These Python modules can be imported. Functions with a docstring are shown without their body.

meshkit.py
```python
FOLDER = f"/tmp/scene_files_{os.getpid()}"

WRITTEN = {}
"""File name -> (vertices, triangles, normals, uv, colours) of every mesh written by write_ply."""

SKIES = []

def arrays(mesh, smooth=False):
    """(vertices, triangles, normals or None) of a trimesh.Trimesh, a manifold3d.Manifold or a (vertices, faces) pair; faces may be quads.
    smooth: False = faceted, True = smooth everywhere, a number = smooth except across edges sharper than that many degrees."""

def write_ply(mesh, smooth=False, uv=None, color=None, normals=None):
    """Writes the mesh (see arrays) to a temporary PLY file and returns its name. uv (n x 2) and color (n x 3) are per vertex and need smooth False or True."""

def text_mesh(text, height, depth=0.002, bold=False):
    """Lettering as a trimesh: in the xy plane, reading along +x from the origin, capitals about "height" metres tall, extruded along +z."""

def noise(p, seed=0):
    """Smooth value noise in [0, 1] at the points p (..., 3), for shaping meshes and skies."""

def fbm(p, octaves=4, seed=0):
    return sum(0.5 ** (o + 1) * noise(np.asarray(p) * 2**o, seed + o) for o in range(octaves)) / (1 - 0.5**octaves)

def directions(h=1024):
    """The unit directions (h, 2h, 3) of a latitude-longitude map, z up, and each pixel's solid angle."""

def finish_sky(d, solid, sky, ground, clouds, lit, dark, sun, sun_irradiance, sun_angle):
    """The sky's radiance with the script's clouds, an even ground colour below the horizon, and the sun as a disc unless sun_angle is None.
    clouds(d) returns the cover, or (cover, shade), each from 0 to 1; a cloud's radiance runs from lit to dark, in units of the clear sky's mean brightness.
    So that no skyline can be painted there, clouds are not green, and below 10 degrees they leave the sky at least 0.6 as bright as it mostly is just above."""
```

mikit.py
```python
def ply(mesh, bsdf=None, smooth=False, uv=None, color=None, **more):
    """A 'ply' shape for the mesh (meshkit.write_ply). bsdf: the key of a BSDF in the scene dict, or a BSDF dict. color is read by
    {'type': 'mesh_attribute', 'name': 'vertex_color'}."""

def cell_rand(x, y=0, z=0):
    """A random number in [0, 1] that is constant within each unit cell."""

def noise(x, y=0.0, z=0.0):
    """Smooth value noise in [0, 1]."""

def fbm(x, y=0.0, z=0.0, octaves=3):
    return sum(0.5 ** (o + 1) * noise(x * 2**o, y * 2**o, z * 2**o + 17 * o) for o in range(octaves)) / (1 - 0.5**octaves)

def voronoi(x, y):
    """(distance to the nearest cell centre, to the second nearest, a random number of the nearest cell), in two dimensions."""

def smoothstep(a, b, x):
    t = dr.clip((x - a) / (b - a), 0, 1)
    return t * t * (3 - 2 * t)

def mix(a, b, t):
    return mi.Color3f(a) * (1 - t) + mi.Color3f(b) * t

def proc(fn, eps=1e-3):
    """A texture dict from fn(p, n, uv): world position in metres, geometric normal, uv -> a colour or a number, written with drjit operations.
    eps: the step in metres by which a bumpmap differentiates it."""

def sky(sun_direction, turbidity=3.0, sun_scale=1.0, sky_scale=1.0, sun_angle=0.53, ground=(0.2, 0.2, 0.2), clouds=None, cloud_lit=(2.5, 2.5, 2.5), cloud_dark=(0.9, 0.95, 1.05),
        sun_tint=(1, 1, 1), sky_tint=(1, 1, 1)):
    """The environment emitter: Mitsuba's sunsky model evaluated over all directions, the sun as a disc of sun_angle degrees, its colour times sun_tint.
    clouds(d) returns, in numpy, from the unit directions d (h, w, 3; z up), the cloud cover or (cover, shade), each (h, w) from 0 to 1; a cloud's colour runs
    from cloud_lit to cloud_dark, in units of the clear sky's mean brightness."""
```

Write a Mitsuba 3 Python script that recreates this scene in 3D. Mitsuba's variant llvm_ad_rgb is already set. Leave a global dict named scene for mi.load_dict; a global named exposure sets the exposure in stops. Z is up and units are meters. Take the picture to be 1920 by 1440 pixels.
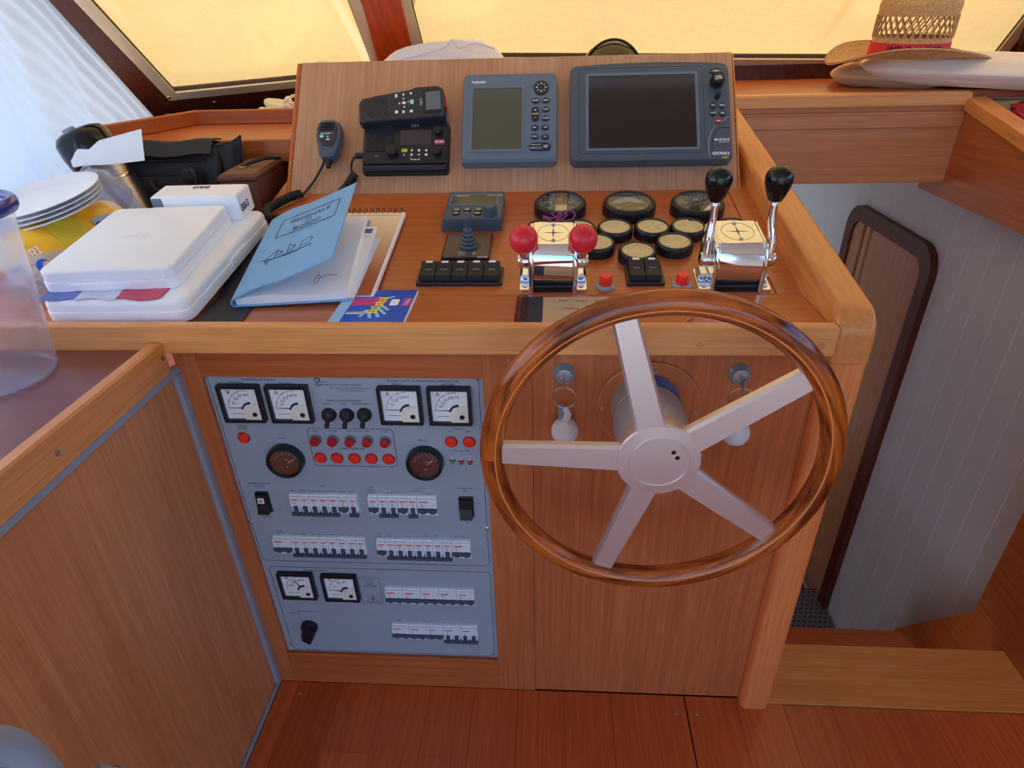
import math, random
import numpy as np, trimesh, drjit as dr, mitsuba as mi
import mikit, meshkit
from shapely.geometry import Polygon, Point, LineString
from shapely.ops import unary_union

# ---------------------------------------------------------------- camera, sky, exposure
T = mi.ScalarTransform4f
PITCH, YAW, ROLL, FOCAL = 0.5201, 0.0722, 0.0283, 1171.26
CAM = np.array([0.0, -0.8605, 1.2734])
_f = np.array([-math.sin(YAW) * math.cos(PITCH), math.cos(YAW) * math.cos(PITCH), -math.sin(PITCH)])
_r = np.array([math.cos(YAW), math.sin(YAW), 0.0])
_d = np.cross(_f, _r)
_d2 = -math.sin(ROLL) * _r + math.cos(ROLL) * _d
scene, labels, used = {}, {}, set()
scene['camera'] = {'type': 'perspective', 'fov_axis': 'x', 'fov': math.degrees(2 * math.atan(960 / FOCAL)), 'near_clip': 0.02,
                   'to_world': T().look_at(origin=CAM.tolist(), target=(CAM + _f).tolist(), up=(-_d2).tolist())}
scene['sky'] = mikit.sky((-0.55, 0.50, 0.67), turbidity=3.0, sun_scale=1.0, sky_scale=1.0, sky_tint=(0.90, 1.03, 1.10), ground=(0.30, 0.30, 0.30))
exposure = 3.5

# ---------------------------------------------------------------- mesh helpers
def cat(*ms):
    ms = [m for m in (ms[0] if len(ms) == 1 and isinstance(ms[0], (list, tuple)) else ms)]
    return trimesh.util.concatenate(ms) if len(ms) > 1 else ms[0]

def loft(rings, c0=True, c1=True, closed=True):
    rings = [np.asarray(r, float) for r in rings]
    n, k = len(rings[0]), len(rings)
    V = [np.vstack(rings)]
    j = np.arange(n if closed else n - 1)
    F = []
    for i in range(k - 1):
        a, b = i * n + j, i * n + (j + 1) % n
        F.append(np.stack([a, b, b + n], 1)); F.append(np.stack([a, b + n, a + n], 1))
    at = n * k
    if c0:
        V.append(rings[0].mean(0)[None]); F.append(np.stack([(j + 1) % n, j, j * 0 + at], 1)); at += 1
    if c1:
        V.append(rings[-1].mean(0)[None]); b = (k - 1) * n; F.append(np.stack([b + j, b + (j + 1) % n, j * 0 + at], 1))
    return trimesh.Trimesh(np.vstack(V), np.vstack(F), process=False)

def ring2(pts, z): return np.column_stack([np.asarray(pts, float), np.full(len(pts), z)])

def rrect(w, h, r, n=5, cx=0, cy=0):
    r = max(min(r, w / 2 - 1e-5, h / 2 - 1e-5), 1e-5)
    out = []
    for (sx, sy, a0) in ((1, 1, 0), (-1, 1, 90), (-1, -1, 180), (1, -1, 270)):
        for a in np.linspace(a0, a0 + 90, n):
            out.append((cx + sx * (w / 2 - r) + r * math.cos(math.radians(a)), cy + sy * (h / 2 - r) + r * math.sin(math.radians(a))))
    return np.array(out)

def plate(w, h, r, z0, z1, bev=0.001, cx=0, cy=0, n=5, low=False, steps=2):
    """rounded rectangle slab in xy, z0..z1, its upper edge rounded"""
    R = [ring2(rrect(w, h, r, n, cx, cy), z0)] if not low else [ring2(rrect(w - 2 * bev, h - 2 * bev, max(r - bev, 1e-4), n, cx, cy), z0), ring2(rrect(w, h, r, n, cx, cy), z0 + bev)]
    for a in np.linspace(0, math.pi / 2, steps + 1):
        i = bev * (1 - math.cos(a))
        R.append(ring2(rrect(w - 2 * i, h - 2 * i, max(r - i, 1e-4), n, cx, cy), z1 - bev + bev * math.sin(a)))
    return loft(R)

def box(x0, x1, y0, y1, z0, z1, b=0.0015):
    b = min(b, (x1 - x0) / 3, (y1 - y0) / 3, (z1 - z0) / 3)
    q = lambda i, z: np.array([(x1 - i, y1 - i, z), (x0 + i, y1 - i, z), (x0 + i, y0 + i, z), (x1 - i, y0 + i, z)])
    return loft([q(b, z0), q(0, z0 + b), q(0, z1 - b), q(b, z1)])

def lathe(prof, n=32, c0=True, c1=True):
    t = np.arange(n) * 2 * math.pi / n
    return loft([np.column_stack([r * np.cos(t), r * np.sin(t), t * 0 + z]) for r, z in prof], c0, c1)

def ball(r, c=(0, 0, 0), n=3, s=(1, 1, 1)):
    m = trimesh.creation.icosphere(subdivisions=n, radius=r)
    m.vertices = m.vertices * np.array(s) + np.array(c)
    return m

def tube(path, r, n=8, closed=False, caps=True):
    p = np.asarray(path, float)
    if closed: t = np.roll(p, -1, 0) - np.roll(p, 1, 0)
    else: t = np.gradient(p, axis=0)
    t /= np.linalg.norm(t, axis=1, keepdims=True) + 1e-12
    a = np.cross(t[0], [0, 0, 1.0])
    if np.linalg.norm(a) < 1e-3: a = np.cross(t[0], [1.0, 0, 0])
    ang = np.arange(n) * 2 * math.pi / n
    rr = np.broadcast_to(r, (len(p),))
    rings = []
    for i in range(len(p)):
        a = a - t[i] * (a @ t[i]); a /= np.linalg.norm(a)
        b = np.cross(t[i], a)
        rings.append(p[i] + rr[i] * (np.cos(ang)[:, None] * a + np.sin(ang)[:, None] * b))
    if closed: rings.append(rings[0]); return loft(rings, False, False)
    return loft(rings, caps, caps)

def bez(pts, n=40):
    """Catmull-Rom through the points"""
    p = np.asarray(pts, float); p = np.vstack([2 * p[0] - p[1], p, 2 * p[-1] - p[-2]])
    out = []
    k = len(p) - 3
    for i in range(k):
        for t in np.linspace(0, 1, max(2, n // k), endpoint=i == k - 1):
            a, b, c, d = p[i:i + 4]
            out.append(0.5 * (2 * b + (c - a) * t + (2 * a - 5 * b + 4 * c - d) * t * t + (3 * b - a - 3 * c + d) * t ** 3))
    return np.array(out)

def helix(path, R, r, pitch, seg=10, n=5):
    p = np.asarray(path, float)
    L = np.r_[0, np.cumsum(np.linalg.norm(np.diff(p, axis=0), axis=1))]
    k = int(L[-1] / pitch * seg)
    s = np.linspace(0, L[-1], k)
    c = np.column_stack([np.interp(s, L, p[:, i]) for i in range(3)])
    t = np.gradient(c, axis=0); t /= np.linalg.norm(t, axis=1, keepdims=True)
    a = np.cross(t, [0, 0, 1.0]); a /= np.linalg.norm(a, axis=1, keepdims=True); b = np.cross(t, a)
    ph = s / pitch * 2 * math.pi
    return tube(c + R * (np.cos(ph)[:, None] * a + np.sin(ph)[:, None] * b), r, n)

def prism(poly, z0, z1):
    if not hasattr(poly, 'exterior') and not hasattr(poly, 'geoms'): poly = Polygon(poly)
    ms = []
    for g in getattr(poly, 'geoms', [poly]):
        m = trimesh.creation.extrude_polygon(g, z1 - z0, engine='earcut'); m.apply_translation((0, 0, z0)); ms.append(m)
    return cat(ms)

def slab(quad, n, th):
    """thick plate from a planar polygon (world points, convex), thickness th along n"""
    q = np.asarray(quad, float); n = np.asarray(n, float); n = n / np.linalg.norm(n)
    nn = np.cross(q[1] - q[0], q[2] - q[1])
    if nn @ n < 0: q = q[::-1]
    return loft([q, q + n * th])

def frame(o, ex, ey):
    M = np.eye(4); ex, ey = (np.asarray(v, float) / np.linalg.norm(v) for v in (ex, ey))
    M[:3, 0], M[:3, 1], M[:3, 2], M[:3, 3] = ex, ey, np.cross(ex, ey), o
    return M

def at(m, M):
    m = m.copy(); m.apply_transform(M); return m

def mv(m, x=0, y=0, z=0):
    m = m.copy(); m.apply_translation((x, y, z)); return m

def rot(m, deg, ax=(0, 0, 1), c=(0, 0, 0)):
    m = m.copy(); m.apply_transform(trimesh.transformations.rotation_matrix(math.radians(deg), ax, c)); return m

def grid(fn, nu, nv, th=0.0):
    """surface fn(u, v) -> xyz over the unit square, given a thickness along its normal"""
    u, v = np.meshgrid(np.linspace(0, 1, nu), np.linspace(0, 1, nv), indexing='ij')
    P = np.asarray(fn(u, v), float)
    if P.shape[0] == 3 and P.ndim == 3: P = np.moveaxis(P, 0, -1)
    i = (np.arange(nu - 1)[:, None] * nv + np.arange(nv - 1)[None]).ravel()
    F = np.vstack([np.stack([i, i + nv, i + nv + 1], 1), np.stack([i, i + nv + 1, i + 1], 1)])
    m = trimesh.Trimesh(P.reshape(-1, 3), F, process=False)
    if th:
        n = m.vertex_normals
        V = np.vstack([m.vertices, m.vertices - n * th]); N = nu * nv
        e = np.r_[np.arange(nv), np.arange(1, nu) * nv + nv - 1, (nu - 1) * nv + np.arange(nv - 2, -1, -1), np.arange(nu - 2, 0, -1) * nv]
        a, b = e, np.roll(e, -1)
        m = trimesh.Trimesh(V, np.vstack([F, F[:, ::-1] + N, np.stack([b, a, a + N], 1), np.stack([b, a + N, b + N], 1)]), process=False)
    return m

_text = {}
def text(s, h, bold=False, depth=0.0004):
    if (s, bold) not in _text:
        m = meshkit.text_mesh(s, 1.0, depth=1.0, bold=bold)
        lo, hi = m.bounds
        m.apply_translation((-(lo[0] + hi[0]) / 2, -0.5, 0)); _text[(s, bold)] = m
    m = _text[(s, bold)].copy(); m.apply_scale([h, h, depth]); return m

# ---------------------------------------------------------------- scene helpers
def numbered(k):
    if k not in used: used.add(k); return k
    i = 1
    while f'{k}_{i:03d}' in used: i += 1
    k = f'{k}_{i:03d}'; used.add(k); return k

def thing(name, label, category, group=None):
    k = numbered(name); labels[k] = {'label': label, 'category': category}
    if group: labels[k]['group'] = group
    return k

_count = {}
def struct(name, label):
    if name in ('window', 'door', 'trim'):
        _count[name] = _count.get(name, 0) + 1; name = f'{name}_{_count[name]}'
    k = numbered(name); labels[k] = {'label': label, 'kind': 'structure'}
    return k

def part(parent, name, mesh, mat, smooth=False, label=None, kind=None):
    k = numbered(f'{parent}__{name}')
    scene[k] = mikit.ply(mesh, 'm_' + mat, smooth)
    if label: labels[k] = {'label': label}
    if kind: labels.setdefault(k, {})['kind'] = kind
    return k

def whole(key, mesh, mat, smooth=False):
    scene[key] = mikit.ply(mesh, 'm_' + mat, smooth); return key

# ---------------------------------------------------------------- materials
def lin(c):
    c = np.asarray(c, float) / 255
    return np.where(c <= 0.04045, c / 12.92, ((c + 0.055) / 1.055) ** 2.4)

def L(c): return [float(v) for v in lin(c)]

def rgb(c): return {'type': 'rgb', 'value': [float(v) for v in lin(c)]}

def mat(name, c, rough=0.5, metallic=0.0, two=True, spec=0.5, **kw):
    b = {'type': 'principled', 'base_color': rgb(c) if not isinstance(c, dict) else c, 'roughness': rough, 'metallic': metallic, **kw}
    if not metallic and not kw.get('spec_trans'): b['specular'] = spec
    scene['m_' + name] = {'type': 'twosided', 'bsdf': b} if two else b

def wood(name, d, c1, c2, rough=0.32, fine=1.0, figure=0.0, two=True, coat=0.0, spec=0.5):
    d = np.asarray(d, float) / np.linalg.norm(d)
    a = np.cross(d, [0.31, 0.53, 0.79]); a /= np.linalg.norm(a); b = np.cross(d, a)
    A, B = L(c1), L(c2)
    def fn(p, n, uv):
        t = p.x * d[0] + p.y * d[1] + p.z * d[2]
        u = p.x * a[0] + p.y * a[1] + p.z * a[2]
        v = p.x * b[0] + p.y * b[1] + p.z * b[2]
        w = mikit.noise(u * 9, v * 9, t * 2.2)
        k = mikit.fbm(u * 190 * fine + w * 5 * figure, v * 190 * fine + w * 5 * figure, t * 3.5, 3)
        g = mikit.noise(u * 760 * fine, v * 760 * fine, t * 18)
        m = mikit.mix(A, B, mikit.smoothstep(0.08, 0.92, 0.7 * k + 0.3 * w))
        s = 0.89 + 0.22 * g
        return m * s
    q = {'type': 'principled', 'base_color': mikit.proc(fn), 'roughness': rough, 'specular': spec}
    if coat: q = {'type': 'roughplastic', 'diffuse_reflectance': mikit.proc(fn), 'alpha': 0.025, 'int_ior': 1.55}
    scene['m_' + name] = {'type': 'twosided', 'bsdf': q} if two else q

wood('wood_front', (0, 0, 1), (196, 114, 66), (168, 88, 47), rough=0.36)
wood('wood_across', (1, 0, 0), (190, 104, 56), (162, 80, 40), rough=0.34)
wood('wood_rail', (1, 0, 0), (226, 160, 98), (206, 134, 74), rough=0.3)
wood('wood_cap', (0, 0.98, 0.2), (216, 144, 80), (198, 122, 62), rough=0.24, fine=0.3, figure=0.4)
wood('wood_teak', (0, 0.643, 0.766), (196, 148, 118), (168, 120, 90), rough=0.42, fine=1.3)
wood('wood_dash', (1, 0, 0), (182, 100, 54), (164, 84, 42), rough=0.28, fine=0.8)
wood('wood_counter', (0, 0.02, 1), (206, 142, 96), (180, 114, 72), rough=0.42, fine=0.9)
wood('wood_floor', (0, 1, 0), (196, 98, 50), (166, 76, 36), rough=0.34)
wood('wood_floor_dark', (0, 1, 0), (182, 88, 45), (154, 68, 33), rough=0.34)
wood('wood_floor_light', (0, 1, 0), (206, 110, 60), (176, 86, 44), rough=0.34)
wood('wood_across2', (1, 0, 0), (204, 138, 94), (178, 112, 70), rough=0.34, fine=0.8)
wood('wood_pillar', (0, -0.77, 0.63), (210, 83, 37), (166, 59, 27), rough=0.3)
mat('chrome_warm', (222, 206, 172), 0.3, metallic=0.35)
wood('wood_sill', (1, 0, 0), (210, 144, 74), (181, 113, 54), rough=0.4, fine=0.8)
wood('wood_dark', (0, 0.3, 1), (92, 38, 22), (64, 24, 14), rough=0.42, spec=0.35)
wood('wood_side', (0, 1, 0), (198, 110, 54), (164, 78, 37), rough=0.4)
wood('wood_wing', (0, 1, 0), (176, 98, 50), (146, 72, 34), rough=0.36)
wood('wood_leaf', (0, 0, 1), (186, 132, 98), (160, 106, 74), rough=0.45)
def _wheel(p, n, uv):
    x, z = p.x - 0.149, p.z - 0.747
    a, r = dr.atan2(z, x), dr.sqrt(x * x + z * z)
    w = mikit.noise(dr.cos(a) * 3, dr.sin(a) * 3, r * 20)
    k = mikit.fbm(a * 2.5 + w * 1.5, r * 130 + a * 5, p.y * 130, 3)
    g = mikit.noise(a * 30, r * 900, p.y * 900)
    return mikit.mix(L((84, 30, 11)), L((194, 98, 34)), mikit.smoothstep(0.22, 0.78, 0.7 * k + 0.3 * w)) * (0.85 + 0.3 * g)
scene['m_wood_wheel'] = {'type': 'twosided', 'bsdf': {'type': 'roughplastic', 'diffuse_reflectance': mikit.proc(_wheel), 'alpha': 0.025, 'int_ior': 1.55}}
wood('wood_post', (0, 0, 1), (231, 144, 83), (210, 115, 61), rough=0.34, figure=1.0)
wood('wood_tray', (1, 0, 0), (192, 114, 64), (172, 94, 50), rough=0.28)
mat('steel_blue', (136, 156, 170), 0.3, metallic=0.35)
mat('brown_grey', (92, 74, 66), 0.45)
wood('wood_rail2', (0, 1, 0), (214, 150, 92), (188, 120, 64), rough=0.32)
mat('copper', (124, 70, 58), 0.3, metallic=0.9)
mat('steel_dark', (92, 84, 84), 0.3, metallic=0.9)
mat('kraft_ink', (128, 116, 104), 0.8)
mat('pack_pale', (200, 214, 240), 0.6)
mat('stamp', (90, 96, 150), 0.6)
mat('book_ink', (54, 74, 112), 0.7)
mat('print_blue', (50, 58, 110), 0.5)
mat('compass_glass', (74, 66, 44), 0.12)
mat('inlay', (214, 130, 58), 0.25, clearcoat=1.0)
mat('laminate', (112, 56, 44), 0.3)
mat('grey_trim', (140, 152, 168), 0.4)
mat('panel_grey', (150, 162, 176), 0.5)
mat('ink', (44, 50, 64), 0.7)
mat('black', (20, 22, 28), 0.38)
mat('black_soft', (24, 26, 34), 0.6)
mat('black_gloss', (12, 12, 16), 0.15)
mat('navy_black', (34, 40, 54), 0.42)
mat('lever', (62, 72, 92), 0.5)
mat('white_plastic', (232, 236, 242), 0.35)
mat('breaker_white', (214, 224, 234), 0.4)
mat('dial_white', (228, 232, 236), 0.5)
mat('cream', (226, 222, 212), 0.45)
mat('red_lamp', (236, 50, 34), 0.25)
mat('red_dark', (176, 30, 34), 0.3)
mat('red_knob', (214, 38, 54), 0.3)
mat('orange_red', (222, 92, 60), 0.5)
mat('green_lamp', (40, 140, 110), 0.3)
mat('lime', (164, 210, 40), 0.5)
mat('mint', (150, 226, 200), 0.5)
mat('magenta', (190, 50, 110), 0.5)
mat('white_ink', (236, 238, 242), 0.6)
mat('yellow_ink', (220, 214, 60), 0.6)
mat('slate', (94, 112, 132), 0.42)
mat('slate_dark', (68, 82, 98), 0.4)
mat('key_dark', (26, 32, 46), 0.4)
mat('lcd_olive', (84, 84, 70), 0.14)
mat('lcd_dark', (34, 26, 28), 0.12)
mat('lcd_grey', (96, 108, 116), 0.2)
mat('lcd_mauve', (62, 52, 60), 0.2)
mat('gauge_brown', (64, 34, 34), 0.3)
mat('gauge_face', (52, 46, 40), 0.4)
mat('gauge_teal', (150, 178, 190), 0.4)
mat('chrome', (228, 230, 236), 0.06, metallic=1.0)
mat('steel', (196, 198, 204), 0.25, metallic=1.0)
mat('aluminium', (238, 230, 230), 0.4, metallic=0.9)
mat('alu_cast', (176, 172, 176), 0.5, metallic=0.6)
mat('alu_edge', (214, 228, 236), 0.3, metallic=1.0)
mat('label_blue', (40, 84, 150), 0.4)
mat('paper', (232, 236, 242), 0.85)
mat('paper_cream', (222, 220, 214), 0.85)
mat('book_blue', (118, 166, 208), 0.75)
mat('kraft', (186, 158, 124), 0.85)
mat('card_black', (40, 42, 54), 0.7)
mat('pack_blue', (28, 84, 200), 0.35)
mat('pack_magenta', (206, 50, 140), 0.35)
mat('pack_yellow', (240, 224, 60), 0.4)
mat('pack_light', (150, 198, 236), 0.35)
mat('film_yellow', (246, 196, 50), 0.22)
mat('film_pale', (240, 232, 200), 0.25)
mat('film_lime', (216, 206, 70), 0.22)
mat('cotton', (236, 238, 244), 0.95)
mat('canvas', (226, 216, 206), 0.95)
mat('canvas_tan', (196, 160, 128), 0.95)
mat('flag_blue', (104, 120, 184), 0.9)
mat('flag_white', (204, 206, 218), 0.9)
mat('flag_red', (196, 84, 110), 0.9)
mat('bag_black', (30, 30, 40), 0.55)
mat('leather_brown', (98, 58, 40), 0.55)
mat('straw', (204, 160, 106), 0.8)
mat('straw_dark', (176, 132, 88), 0.85)
mat('band_red', (206, 42, 56), 0.7)
mat('cloth_red', (236, 72, 88), 0.9)
mat('cord_purple', (150, 74, 130), 0.8)
mat('rope', (206, 200, 206), 0.95)
mat('ivory', (226, 214, 186), 0.7)
mat('white_board', (190, 192, 202), 0.55)
mat('groove', (226, 228, 236), 0.7)
mat('ceiling_white', (236, 236, 232), 0.8)
mat('steel_plate', (120, 120, 132), 0.45, metallic=0.5)
mat('blue_rim', (40, 44, 140), 0.2)
mat('brown_black', (40, 24, 18), 0.6)
def _sketch(p, n, uv):
    k = mikit.smoothstep(0.16, 0.40, p.y + 0.05 * mikit.noise(p.x * 14, p.y * 14))
    return mikit.mix(L((170, 88, 46)), L((236, 214, 178)), k)
mat('sketch_cover', mikit.proc(_sketch), 0.7)
def _steelflask(p, n, uv): return mikit.mix((0.42, 0.42, 0.44), (0.62, 0.62, 0.64), mikit.noise(p.x * 3, p.y * 3, p.z * 900))
mat('brushed', mikit.proc(_steelflask), 0.28, metallic=1.0)
def _straw(p, n, uv):
    k = mikit.noise(p.x * 260, p.y * 260, p.z * 420)
    return mikit.mix(L((172, 128, 82)), L((220, 178, 124)), k)
mat('straw_woven', mikit.proc(_straw), 0.85)
def _tarp(p, n, uv):
    w = mikit.noise(p.x * 700, 2.0, p.z * 60) * 0.5 + mikit.noise(p.x * 60, 5.0, p.z * 900 + p.y * 400) * 0.5
    st = mikit.smoothstep(0.74, 0.86, mikit.fbm(p.x * 7, p.y * 2.5, p.z * 2.5 + 4.0, 3))
    return mikit.mix(L((252, 230, 166)), L((224, 178, 104)), 0.35 * (w - 0.3) + 0.45 * st)
scene['m_tarp'] = {'type': 'principledthin', 'base_color': mikit.proc(_tarp), 'roughness': 0.9, 'diff_trans': 0.30, 'eta': 1.2}
scene['m_curtain'] = {'type': 'principledthin', 'base_color': rgb((216, 234, 255)), 'roughness': 0.9, 'diff_trans': 1.25, 'eta': 1.2}
scene['m_glass'] = {'type': 'thindielectric', 'int_ior': 1.5}
scene['m_lens'] = {'type': 'thindielectric', 'int_ior': 2.3}
scene['m_clear_plastic'] = {'type': 'principledthin', 'base_color': rgb((236, 236, 246)), 'roughness': 0.12, 'spec_trans': 0.9, 'diff_trans': 1.0, 'eta': 1.3}
scene['m_plastic_film'] = {'type': 'principledthin', 'base_color': rgb((236, 238, 250)), 'roughness': 0.12, 'spec_trans': 0.75, 'diff_trans': 0.9, 'eta': 1.4}

# ---------------------------------------------------------------- the setting
XYZ = np.eye(4)
FX = lambda x: frame((x, 0, 0), (0, 1, 0), (0, 0, 1))          # (y, z) drawing, extruded towards +x
RK = math.radians(39)
def facet(o, phi):
    e1 = np.array([math.cos(phi), math.sin(phi), 0]); no = np.array([-math.sin(phi), math.cos(phi), 0])
    return frame(o, e1, -math.cos(RK) * no + math.sin(RK) * np.array([0, 0, 1]))
F_MID, F_LEFT = facet((0, 1.4, 1.155), 0), facet((-0.4574, 1.3091, 1.2286), math.radians(25))

rng = random.Random(4)
fl = struct('floor', 'varnished reddish wood floor in front of the helm console')
whole(fl, box(-0.64, 1.04, -2.2, 0.03, -0.03, -0.004), 'brown_black')
edges = [-0.604, -0.562, -0.462, -0.362, -0.262, -0.164, -0.066, 0.034, 0.134, 0.226, 0.2915, 0.2945, 0.40, 0.50, 0.60, 0.70, 0.80, 0.90, 1.04]
for i in range(len(edges) - 1):
    x0, x1 = edges[i], edges[i + 1]
    if x1 - x0 < 0.01: continue
    ys = [0.0 if x0 < 0.45 else -0.012]
    ys.append(ys[0] - rng.uniform(0.12, 0.5))
    while ys[-1] > -2.2: ys.append(ys[-1] - rng.uniform(0.3, 0.6))
    for a, b in zip(ys, ys[1:]):
        part(fl, 'plank', box(x0 + 0.0002, x1 - 0.0002, b + 0.0002, a - 0.0002, -0.006, 0.0, 0.0004), rng.choice(['wood_floor', 'wood_floor', 'wood_floor_dark', 'wood_floor', 'wood_floor_light']))
for q in ((-0.5516,-0.0266,0), (0.2703,-0.0401,0), (0.3139,-0.0395,0)):
    part(fl, 'screw', mv(lathe([(0.0045, 0), (0.004, 0.0008), (0.001, 0.0008)], 16), q[0], q[1], -0.0003), 'steel')

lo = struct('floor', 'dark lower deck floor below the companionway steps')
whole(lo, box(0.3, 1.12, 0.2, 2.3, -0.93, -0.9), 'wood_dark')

wr = struct('wall_right', 'brown wooden half wall beside the companionway with an opening')
def half_wall():
    P = [(-1.4, -1.0), (-1.4, 0.572), (0.92, 1.065), (1.03, 1.065), (1.03, 0.845), (0.255, 0.845), (0.255, 0.0), (0.47, -0.33), (0.47, -1.0)]
    return at(prism(P, 0, 0.03), FX(1.04))
whole(wr, half_wall(), 'wood_wing')
part(wr, 'cap_rail', at(prism([(-1.4, 0.572), (-1.4, 0.600), (0.915, 1.092), (0.915, 1.064)], 0, 0.05), FX(1.03)), 'wood_cap', label='light wooden cap rail')

wf = struct('wall_front', 'wooden header panel across the companionway under the windscreen shelf')
whole(wf, box(0.44, 1.04, 0.92, 0.94, 0.883, 1.085), 'wood_across2')
part(wf, 'lip', box(0.40, 1.039, 0.905, 0.95, 1.072, 1.105, 0.004), 'wood_rail')
part(wf, 'moulding', at(lathe([(0.0001, 0), (0.006, 0), (0.006, 0.57), (0.0001, 0.57)], 12), frame((0.468, 0.92, 1.056), (0, 1, 0), (0, 0, 1))), 'wood_across2', 40)
part(wf, 'frame_rail', box(0.467, 1.039, 0.914, 0.92, 1.022, 1.054), 'wood_across2')
part(wf, 'shelf', box(-0.56, 1.75, 0.95, 1.40, 1.085, 1.105, 0.002), 'wood_dash')
part(wf, 'screw', ball(0.004, (0.60, 0.917, 0.884), 1), 'chrome', True)

ws = struct('wall_starboard', 'white grooved board wall on the far side of the companionway')
whole(ws, box(1.1206, 1.15, -0.3, 2.6, -1.4, 1.0), 'groove')
y = -0.215
while y < 2.55:
    part(ws, 'board', box(1.12, 1.1206, y + 0.0012, y + 0.0870, -1.4, 1.0, 0.0006), 'white_board'); y += 0.0884

dr1 = struct('door', 'dark framed brown cabin door with rounded corners in the white wall')
def ringpoly(y0, y1, z0, z1, r, w):
    o = Polygon(rrect(y1 - y0, z1 - z0, r, 8, (y0 + y1) / 2, (z0 + z1) / 2))
    i = Polygon(rrect(y1 - y0 - 2 * w, z1 - z0 - 2 * w, r - w * 0.6, 8, (y0 + y1) / 2, (z0 + z1) / 2))
    return o.difference(i)
part(dr1, 'frame', at(prism(ringpoly(0.945, 1.535, -0.96, 0.688, 0.085, 0.05), 0, 0.026), FX(1.098)), 'wood_dark')
part(dr1, 'leaf', box(1.112, 1.121, 0.97, 1.372, -0.86, 0.66), 'wood_leaf')
part(dr1, 'stile', box(1.106, 1.121, 1.362, 1.392, -0.86, 0.66), 'wood_leaf')
part(dr1, 'post', box(1.106, 1.121, 1.415, 1.51, -0.92, 0.66, 0.006), 'wood_leaf')
part(dr1, 'hinge', box(1.10, 1.113, 1.372, 1.425, 0.30, 0.44), 'chrome', label='chrome hinge')
part(dr1, 'hinge', box(1.098, 1.104, 1.392, 1.400, 0.30, 0.44), 'chrome')

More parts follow.
